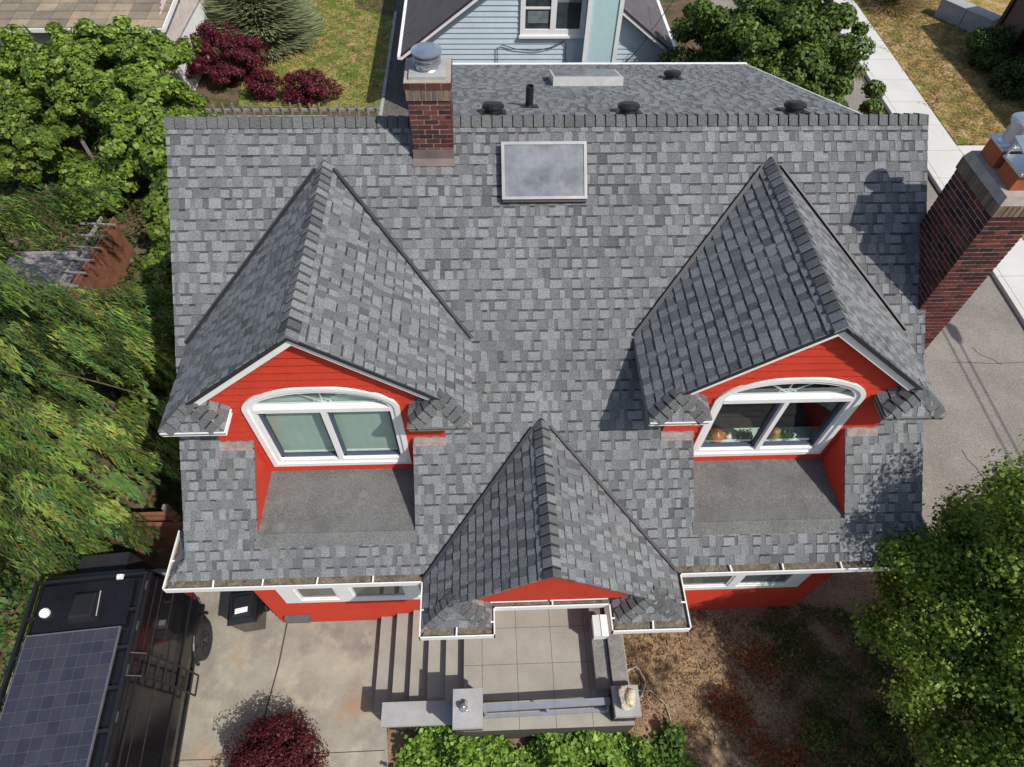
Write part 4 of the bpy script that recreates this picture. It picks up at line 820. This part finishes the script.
# ================================================================== FENCES, LEFT SIDE
f=thing('garden_fence','low grey picket fence seen from above behind the roof ridge','fence',(-7,11.4,GZ))
for (zz,yy_) in ((-6.72,11.42),(-7.2,11.42)): mb=MB(); mb.box(-10.2,-4.45,yy_-.03,yy_+.03,zz-.05,zz+.03); obj('rail',mb,M['greywood'],f)
for k in range(19): mb=MB(); x=-10.1+k*.31; mb.box(x-.025,x+.025,11.33,11.36,GZ,-6.45+random.uniform(-.02,.02)); obj('picket',mb,M['greywood'],f)
f=thing('board_fence','red brown board fence with open lattice top behind the van','fence',(-8.5,-3.1,GZ))
mb=MB()
for k in range(30): x=-11.6+k*.155; mb.box(x,x+.145,-3.16+.008*(k%2),-3.13,GZ,-6.62)
obj('boards',mb,M['brownwood'],f)
for zz in (-6.58,-6.30,-6.12): mb=MB(); mb.box(-11.6,-6.95,-3.19,-3.12,zz-.03,zz+.03); obj('rail',mb,M['brownwood'],f)
for x in (-11.4,-9.35,-7.15): mb=MB(); mb.box(x-.05,x+.05,-3.11,-3.01,GZ,-6.0); obj('post',mb,M['wood'],f)
# diagonal fence and timber deck further back
f=thing('side_fence','rusty brown fence with slatted top rails running diagonally beside the vines','fence',(-11.3,4.2,GZ))
A=V((-11.45,2.6,0)); Bq=V((-11.2,5.9,0)); d=(Bq-A).normalized(); s=V((d.y,-d.x,0)); mb=MB()
for k in range(21):
    p=A+d*(k*.155); mb.prism([p+V((0,0,GZ+1.25)),p+d*.145+V((0,0,GZ+1.25)),p+d*.145+s*.03+V((0,0,GZ+1.25)),p+s*.03+V((0,0,GZ+1.25))],[p+V((0,0,GZ)),p+d*.145+V((0,0,GZ)),p+d*.145+s*.03+V((0,0,GZ)),p+s*.03+V((0,0,GZ))])
obj('boards',mb,M['brownwood'],f)
for off in (.0,-.35): mb=MB(); mb.beam(A-s*-off+V((0,0,GZ+1.33)),Bq-s*-off+V((0,0,GZ+1.33)),.05,.09); obj('rail',mb,M['brownwood'] if off==0 else M['greywood'],f)
for k in range(7): mb=MB(); p=A+d*(.2+k*.46)+V((0,0,GZ+1.40)); mb.beam(p-s*.75,p+s*.2,.04,.05); obj('slat',mb,M['greywood'],f)
mb=MB()
for k in range(20): mb.box(-14.4,-11.62,2.7+.15*k,2.7+.15*k+.135,GZ+.32,GZ+.36)
mb.box(-14.35,-11.7,2.75,5.6,GZ,GZ+.319)
o=obj('timber_deck',mb,M['greywood'],None,(-13,4.2,GZ)); tag(o,'weathered grey timber deck under the drooping conifer branches','deck')
mb=MB()
for k in range(5): mb.obox(V((-15.6+.16*k,9.7+.28*k,GZ+1.0+.03*k)),V((1.0,-.35,0)),V((.04,.13,0)),V((0,0,.03)))
o=obj('wooden_bench',mb,M['greywood'],None,(-15.3,10.2,GZ)); 
mb2=MB(); tag(o,'grey slatted wooden bench seat by the vines at far left','bench')
for x,y in ((-16.3,10.1),(-14.5,9.5),(-15.7,11.2),(-14.0,10.5)): mb=MB(); mb.box(x-.04,x+.04,y-.04,y+.04,GZ,GZ+1.25); obj('leg',mb,M['greywood'],o)
mb=MB(); mb.lathe((-8.25,3.3,-5.5),[(.0,-.24),(.16,-.18),(.24,0),(.16,.18),(0,.24)],20); mb.lathe((-8.25,3.3,GZ),[(.03,0),(.03,2.2)],8)
o=obj('globe_lamp',mb,M['white'],None,(-8.25,3.3,GZ),smooth=True); tag(o,'white globe on a post peeking past the left roof edge','lamp')
mb=MB(); mb.obox((-8.1,1.2,-6.9),(.35,0,0),(0,.35,.05),(0,0,.05)); mb.obox((-7.6,.3,-7.0),(.25,.05,0),(0,.2,.05),(0,0,.06)); 
o=obj('blue_tarp',mb,mat('blue_tarp',(.02,.16,.30),.4,.2,5),None,(-8,1,GZ)); tag(o,'crumpled blue tarp between the conifer and the left roof edge','tarp')
# ================================================================== VEGETATION
def plant(name,label,cat,base,pts,nrm,size,cols,mm,trunk=None,group=None,**kw):
    t=thing(name,label,cat,base,group)
    leaves('crown' if trunk else 'foliage',pts,size,cols,mm,t,nrm=nrm,**kw)
    if trunk: obj('trunk',trunk,M['bark'],t)
    return t
GREEN=[(.055,.105,.018),(.085,.15,.025),(.12,.19,.035),(.035,.07,.015)]
# maple by the right front corner, overhanging the roof
P1=[];N1=[];CC=[]
for c,r,k in (((7.6,-5.9,-4.4),(2.5,2.0,1.6),190),((6.2,-5.9,-5.2),(1.3,1.1,1.0),75),((7.0,-7.7,-5.2),(2.5,1.3,1.3),125),((5.3,-5.12,-3.95),(.26,.22,.25),6),((6.2,-5.1,-4.4),(.8,.6,.6),26),((8.6,-4.0,-5.0),(1.2,.8,1.2),40),((7.15,-5.9,-2.2),(1.25,1.05,1.0),46),((6.25,-5.3,-2.35),(.8,.7,.65),30)):
    p,n_,cc=clump_pts(c,r,k,620,.30,.25); P1.append(p+rng.normal(size=p.shape)*.09);N1.append(n_);CC+=list(cc)
P1=np.concatenate(P1);N1=np.concatenate(N1)
cols=mixcols(len(P1),[(.14,.23,.03),(.20,.31,.04),(.29,.40,.055),(.08,.14,.02),(.42,.42,.08)],[.27,.3,.25,.13,.05])
plant('maple_tree','leafy green maple overhanging the lower right roof corner','tree',(7.3,-6.4,GZ),P1,N1,rng.choice([.038,.05,.07],len(P1)),cols,M['leaf'],trunk_mb((7.3,-6.4,GZ),(7.3,-6.2,-3.6),.15,[tuple(c-np.array([0,0,.25])) for c in CC[::16]]),aspect=.8)
# low dark shrub beneath it
p,n_,cc=clump_pts((5.5,-7.3,-7.2),(1.5,1.1,.55),50,300,.3,.4)
plant('understory_shrub','dark mossy green shrub spreading beneath the maple at lower right','shrub',(5.5,-7.3,GZ),p,n_,.05,mixcols(len(p),[(.09,.13,.025),(.13,.17,.035),(.05,.08,.018)]),M['leaf'],trunk_mb((5.5,-7.3,GZ),(5.5,-7.3,-7.3),.05,[tuple(c) for c in cc[::6]]),aspect=.7)
# tall tree outside the frame that shades the yard
p,n_,cc=clump_pts((8.8,-10.2,-2.6),(3.5,3.1,2.8),160,105,.5,.3)
plant('shade_tree','tall leafy tree on the front lot line whose shade covers the bare yard','tree',(8.9,-10.6,GZ),p,n_,.14,mixcols(len(p),GREEN),M['leaf'],trunk_mb((8.9,-10.6,GZ),(8.9,-10.5,-2.5),.25,[tuple(c) for c in cc[::12]]),aspect=.7)
# broadleaf tree behind the rear wing
p,n_,cc=clump_pts((7.7,10.6,-5.0),(3.3,2.9,2.5),380,300,.40,.35,zmin=-7.6)
tr=plant('broadleaf_tree','dense round green tree between the blue house and the sidewalk','tree',(7.6,10.4,GZ),p,n_,.13,mixcols(len(p),[(.07,.125,.018),(.11,.18,.026),(.17,.25,.04),(.04,.075,.013)]),M['leaf'],trunk_mb((7.6,10.4,GZ),(7.6,10.4,-4.6),.2,[tuple(c) for c in cc[::10]]),aspect=.6)
q=np.concatenate([rng.normal(size=(60,3))*.07+np.array(c) for c in ((6.55,7.75,-5.2),(6.85,7.75,-5.25))]); leaves('blossom',q,.1,mixcols(len(q),[(.5,.02,.03),(.65,.05,.06)]),M['leaf'],tr)
# vine-covered growth along the left side of the house
VP=[(.12,.20,.025),(.18,.28,.035),(.27,.38,.055),(.06,.11,.02),(.36,.42,.09)]; VW=[.28,.3,.2,.15,.07]
vines=[((-7.6,1.6,-6.3),(.9,2.3,1.1),70,'shaded leafy hedge pressed against the left wall of the red house'),((-15.6,12.6,-6.2),(1.6,.9,1.3),70,'vine mound hanging in front of the garage wall at far left'),((-12.6,7.9,-7.0),(1.2,1.0,.6),40,'low vine mound behind the rusty brown fence'),((-12.8,11.5,-5.6),(1.8,1.6,1.6),110,'broad-leaved vine mound against the tan roofed garage'),((-10.8,9.2,-6.0),(1.7,2.0,1.5),100,'bright green vine mound left of the roof ridge end'),((-9.2,6.6,-6.4),(1.1,2.0,1.2),75,'tall vine hedge along the upper left roof edge'),((-8.9,3.4,-6.7),(.9,1.8,1.0),60,'darker vine hedge along the middle of the left roof edge'),((-14.8,9.6,-6.4),(1.5,1.6,1.1),60,'shaded green shrub at the far left beside the bench'),((-8.7,.9,-7.0),(.9,1.2,.8),40,'low green shrub by the blue tarp at left')]
for i,(c,r,k,lab) in enumerate(vines):
    p,n_,cc=clump_pts(c,r,int(k*1.15),300,.36,.45,zmin=GZ+.1); 
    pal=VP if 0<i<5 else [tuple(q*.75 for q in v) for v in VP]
    plant('vine_shrub',lab,'vine' if i<7 else 'shrub',(c[0],c[1],GZ),p,n_,rng.choice([.08,.11,.15],len(p)),mixcols(len(p),pal,VW),M['leaf'],trunk_mb((c[0],c[1],GZ),(c[0],c[1],c[2]),.07,[tuple(q) for q in cc[::9]]),aspect=.9)
# climbing stems over the garage eave
p,n_,cc=clump_pts((-11.9,13.0,-5.6),(1.6,.6,.7),36,130,.3,.4); plant('climbing_vine','climbing vine spilling over the tan roof edge','vine',(-11.9,13.2,GZ),p,n_,.13,mixcols(len(p),VP,VW),M['leaf'],trunk_mb((-11.9,13.2,GZ),(-11.9,13.1,-5.8),.05,[tuple(q) for q in cc[::7]]),aspect=.9)
# weeping conifer
def conifer():
    t=thing('weeping_conifer','tall drooping conifer with hanging green sprays left of the house','tree',(-12.4,-.6,GZ))
    pts=[];dirs=[];nr_=[];sz=[];cl=[]; br=MB(); tr=MB(); tx,ty=-12.4,-.6
    tr.tube([(tx,ty,GZ),(tx+.1,ty,-5),(tx,ty+.1,-2),(tx,ty,1.5)],[.32,.26,.18,.05],12)
    nb=60; extra=[(-.12,-4.6,5.6),(-.32,-4.7,5.7),(-.55,-4.9,5.6),(-.75,-5.0,5.4),(.05,-3.9,5.5),(.25,-4.2,5.4),(-.45,-4.2,5.2),(-.22,-5.3,5.5),(-.65,-5.6,5.5),(.5,-4.4,5.0),(1.25,-3.3,4.6),(1.0,-3.1,5.2),(1.5,-3.5,4.4)]
    for b in range(nb+len(extra)):
        h=-6.8+6.2*(b/nb); L=(5.2-.22*(h+6.8))*random.uniform(.72,1.05); an=b*2.399+random.uniform(-.2,.2)
        if math.cos(an)>.1 and math.sin(an)<.75: L*=1.14
        if b<nb and h<-1.0 and math.sin(an)>.45 and math.cos(an)>-.6: L*=.45
        if b>=nb: an,h,L=extra[b-nb]
        rise=random.uniform(.1,.35); path=[]
        for k in range(13):
            u=k/12; path.append(V((tx+math.cos(an)*L*u,ty+math.sin(an)*L*u,h+rise*L*u*(1-u)*1.2-.30*L*u*u*.5)))
        br.tube([q-V((0,0,.12)) for q in path],[.022*(1-.85*k/12)+.004 for k in range(13)],5)
        for k in range(2,13):
            p=path[k]
            if random.random()<.12: continue
            nt_=random.choice([.4,.75,1,1.2,1.45])
            for m_ in range(12):
                hang=random.uniform(.35,1.5)*(.6+.5*math.sin(math.pi*k/13)); off=V((random.gauss(0,.115),random.gauss(0,.115),0)); st=p+off+V((0,0,random.uniform(-.05,.03)))
                lean=V((math.cos(an),math.sin(an),0))*.22+V((random.gauss(0,.1),random.gauss(0,.1),0)); n_=int(hang*42); tone=nt_*random.choice([.7,1,1.3]); base=random.choice([(.115,.185,.035),(.16,.225,.042),(.065,.13,.038),(.20,.235,.055),(.085,.155,.05)])
                for j in range(n_):
                    u=j/n_; wd=.10*(1-u*.75)
                    q=st+lean*hang*u+V((random.gauss(0,wd*.6),random.gauss(0,wd*.6),-hang*u)); pts.append(q); dirs.append(V((lean.x*.8+random.gauss(0,.22),lean.y*.8+random.gauss(0,.22),-1))); nr_.append(V((math.cos(an)*.9+random.gauss(0,.6),math.sin(an)*.9+random.gauss(0,.6),.9))); sz.append(.16); cl.append([c*tone*random.uniform(.8,1.2) for c in base])
    leaves('crown',np.array([tuple(p) for p in pts]),np.array(sz),np.array(cl),M['needle'],t,nrm=np.array([tuple(p) for p in nr_]),dirs=np.array([tuple(p) for p in dirs]),aspect=.15)
    obj('trunk',tr,M['bark'],t); obj('branches',br,M['bark'],t)
conifer()
# red shrubs
RP=[(.09,.014,.024),(.15,.020,.035),(.05,.01,.016),(.22,.03,.05)]
for c,r,k,s_,lab,pal in (((-10.5,15.3,-7.0),(1.5,1.25,1.1),90,.09,'dark red shrub beside the white garage wall',RP),((-7.3,13.9,-7.35),(.95,.6,.55),44,.08,'small crimson shrub behind the grey picket fence',RP),((-9.0,14.2,-7.4),(.6,.5,.5),26,.08,'middle crimson shrub between the dark red shrub and the small one',RP),
      ((-4.75,-7.15,-7.30),(.78,.72,.62),120,.05,'rounded dark red maple shrub on the driveway joint',[(.11,.018,.024),(.07,.012,.018),(.15,.028,.032)])):
    p,n_,cc=clump_pts(c,r,k,210,.22 if s_<.06 else .27,.45,zmin=GZ+.05); plant('red_shrub',lab,'shrub',(c[0],c[1],GZ),p,n_,s_,mixcols(len(p),pal),M['leaf'],trunk_mb((c[0],c[1],GZ),(c[0],c[1],c[2]),.04,[tuple(q) for q in cc[::6]]),aspect=.5)
for c,r,lab in (((19.0,16.4,-7.2),(.85,1.0,.85),'round clipped green bush against the brown house'),((19.05,14.2,-7.3),(.7,.9,.65),'second green bush by the brown house wall nearer the chimney')):
    p,n_,cc=clump_pts(c,r,46,170,.3,.55,zmin=GZ+.1); plant('round_bush',lab,'bush',(c[0],c[1],GZ),p,n_,.1,mixcols(len(p),[(.04,.08,.015),(.06,.11,.02)]),M['leaf'],trunk_mb((c[0],c[1],GZ),(c[0],c[1],c[2]),.05,[tuple(q) for q in cc[::8]]))
# ornamental grasses: arching blades
def grass_clump(c,R,H,n,pal,lab,bw=.05):
    t=thing('ornamental_grass',lab,'grass clump',(c[0],c[1],GZ)); P=[];D=[];Cc=[];Nn=[]
    for i in range(n):
        an=random.uniform(0,6.283); r0=random.uniform(0,.35)*R; L=random.uniform(.5,1)*R; hh=H*random.uniform(.7,1.05); col=random.choice(pal)
        prev=None; j=random.uniform(.8,1.2)
        for k in range(9):
            u=k/8; x=c[0]+math.cos(an)*(r0+L*u**1.3); y=c[1]+math.sin(an)*(r0+L*u**1.3); z=GZ+hh*(1-(2*u-.75)**2*.75)*(1 if u>.1 else .4)
            q=V((x,y,max(GZ+.03,z)))
            if prev: P.append((prev+q)/2); D.append(q-prev); Cc.append([a*j for a in col]); Nn.append(V((-math.cos(an)*.3,-math.sin(an)*.3,1)))
            prev=q
    ln=np.array([d.length for d in D])*1.15
    leaves('foliage',np.array([tuple(p) for p in P]),ln,np.array(Cc),M['needle'],t,nrm=np.array([tuple(p) for p in Nn]),dirs=np.array([tuple(d) for d in D]),aspect=.075,fold=0,jitter=.05)
grass_clump((-9.9,18.6),1.9,2.4,3600,[(.28,.34,.18),(.38,.42,.26),(.18,.25,.11),(.48,.44,.28)],'large grey green ornamental grass drooping beside the back lawn')
grass_clump((17.2,21.5),1.5,1.0,700,[(.28,.20,.10),(.20,.15,.07),(.34,.26,.14)],'dry brown grass clump at the far corner of the dry lawn')
t=thing('leaning_tree','leaning dark double tree trunk beyond the dry lawn','tree',(19.0,22.3,GZ)); mb=MB(); mb.tube([(19.0,22.3,GZ),(18.9,23.2,-5.4),(18.7,24.2,-2)],[.22,.17,.1],9); mb.tube([(18.6,22.6,GZ),(18.3,23.5,-5.6),(17.9,24.5,-2)],[.16,.12,.08],9); obj('trunk',mb,M['bark'],t)
p,n_,cc=clump_pts((18.3,25.5,-1.5),(2.5,2,1.6),70,120,.5,.4); leaves('crown',p,.16,mixcols(len(p),GREEN),M['leaf'],t,nrm=n_)
# ground cover in front of the porch
def carpet(name,label,region,n,h,size,pal,wts=None,cat='ground cover',zb=GZ,asp=.9,mm='leaf',rag=1):
    xs=rng.uniform(region[0],region[1],n*3); ys=rng.uniform(region[2],region[3],n*3)
    ex=.22*np.sin(ys*3.1)+.15*np.sin(ys*7.3+1)+rng.normal(size=n*3)*.06; ey=.18*np.sin(xs*2.7)+.12*np.sin(xs*6.1+2)+rng.normal(size=n*3)*.06; xs=xs+ex; ys=ys+ey*rag; nz=np.sin(xs*2.3+1)*np.cos(ys*2.9)+.6*np.sin(xs*5.1+ys*3.3); keep=(nz+rng.normal(size=n*3)*.5)>region[4]; xs,ys,nz=xs[keep][:n],ys[keep][:n],nz[keep][:n]
    hn=.55+.25*np.sin(xs*3.3+.5)*np.cos(ys*2.6)+.2*np.sin(xs*8+ys*5); zs=zb+h*rng.uniform(.05,1,len(xs))**.6*hn.clip(.12,1); pts=np.stack([xs,ys,zs],1)
    o=leaves(name,pts,size,mixcols(len(xs),pal,wts),M[mm],None,(float(xs.mean()),float(ys.mean()),zb),aspect=asp,flat=1.2); tag(o,label,cat,None,'stuff'); return o
GC=[(.14,.25,.032),(.23,.38,.05),(.34,.50,.09),(.07,.13,.02)]
carpet('ground_cover','bright green leafy ground cover below the porch front',(-2.75,1.6,-9.3,-6.86,-.62),30000,.95,.085,GC,[.3,.35,.2,.15])
carpet('ground_cover','shaded green leaf patch right of the porch pier',(1.0,2.3,-9,-6.85,-.2),4500,.4,.08,[(.08,.15,.025),(.12,.22,.035)])
carpet('fallen_leaves','scattered yellow and tan fallen leaves on the bare yard',(1.4,6.8,-8.8,-4.8,-.2),1500,.03,.045,[(.45,.33,.05),(.35,.25,.08),(.20,.10,.04)])
carpet('leaf_litter','brown leaf litter and dry grass over the bare front yard',(1.2,7.5,-9.0,-4.75,-1.0),16000,.04,.06,[(.38,.25,.14),(.25,.16,.09),(.55,.42,.24),(.17,.13,.07)],asp=.35)
carpet('red_ground_cover','low dark red creeping plants in the bare yard',(3.3,5.1,-8.2,-5.4,.2),4200,.10,.045,[(.38,.07,.025),(.46,.16,.05),(.26,.06,.025),(.16,.12,.05)])
carpet('weeds','green and yellow weeds along the shaded wall corner',(4.3,6.5,-6.2,-4.8,-.2),3600,.14,.045,[(.10,.12,.03),(.14,.16,.04),(.45,.38,.06)],[.55,.4,.05])
carpet('border_plants','green border plants and dry tufts left of the van',(-12.5,-8.75,-9.5,-3.4,-.7),11000,.45,.10,[(.06,.12,.03),(.10,.18,.04),(.045,.09,.04),(.20,.15,.06)],[.35,.3,.25,.1])
carpet('undergrowth','dark undergrowth beneath the conifer and vines',(-16.5,-7.8,-3,12.5,-.9),15000,.3,.12,[(.05,.09,.02),(.08,.12,.03),(.03,.05,.015),(.18,.11,.05)],[.35,.25,.25,.15])
carpet('lawn_grass','uneven green and straw grass of the back lawn',(-9.6,-4.85,13.5,24,-1.6),16000,.05,.11,[(.14,.17,.04),(.22,.20,.06),(.34,.27,.12),(.10,.15,.03)],[.3,.3,.2,.2],'grass',asp=.2,mm='needle')
carpet('dry_grass','dry straw and weed tufts of the lawn beyond the sidewalk',(15.6,20,11,22,-1.6),18000,.05,.12,[(.30,.22,.08),(.40,.29,.15),(.18,.18,.05),(.22,.16,.06)],[.35,.25,.2,.2],'grass',zb=GZ+.1,asp=.2,mm='needle')
# stones in the left border
for i,(x,y,lab) in enumerate(((-9.4,-6.4,'grey brown stone in the left border, nearest the van rail'),(-9.9,-5.7,'rounded stone in the left border among tufts'),(-9.5,-7.3,'flat stone at the left border near the bottom edge'))):
    rock('border_stone',(x,y,GZ),(.28,.22,.16),mat('stone_%d'%i,(.25,.2,.16),.9,.3,5,.5,20),lab,seed=i+10)
# overhead line outside the frame, with a splice closure: its shadow falls on the street
sh=lambda x,y: (x+.66*5.6,y-.53*5.6,GZ+5.6)
for dx,lab in ((0,'thin black overhead cable above the street, left one'),(.28,'thin black overhead cable above the street, right one')):
    mb=MB(); a=sh(11.55+dx,9); b=sh(11.0+dx,-9); mb.tube([a,b],.022,6)
    if dx: 
        q=V(a).lerp(V(b),.37); dd=(V(b)-V(a)).normalized(); mb.tube([q-dd*.42,q-dd*.32,q+dd*.1,q+dd*.32],[.03,.13,.12,.03],10)
    o=obj('overhead_cable',mb,M['cable'],None,tuple(V(a))); tag(o,lab,'cable','cables over the street')

# ------------------------------------------------------------------ lift everything so that the ground is z = 0
for o in bpy.data.objects:
    if o.parent is None: o.location.z += 7.9
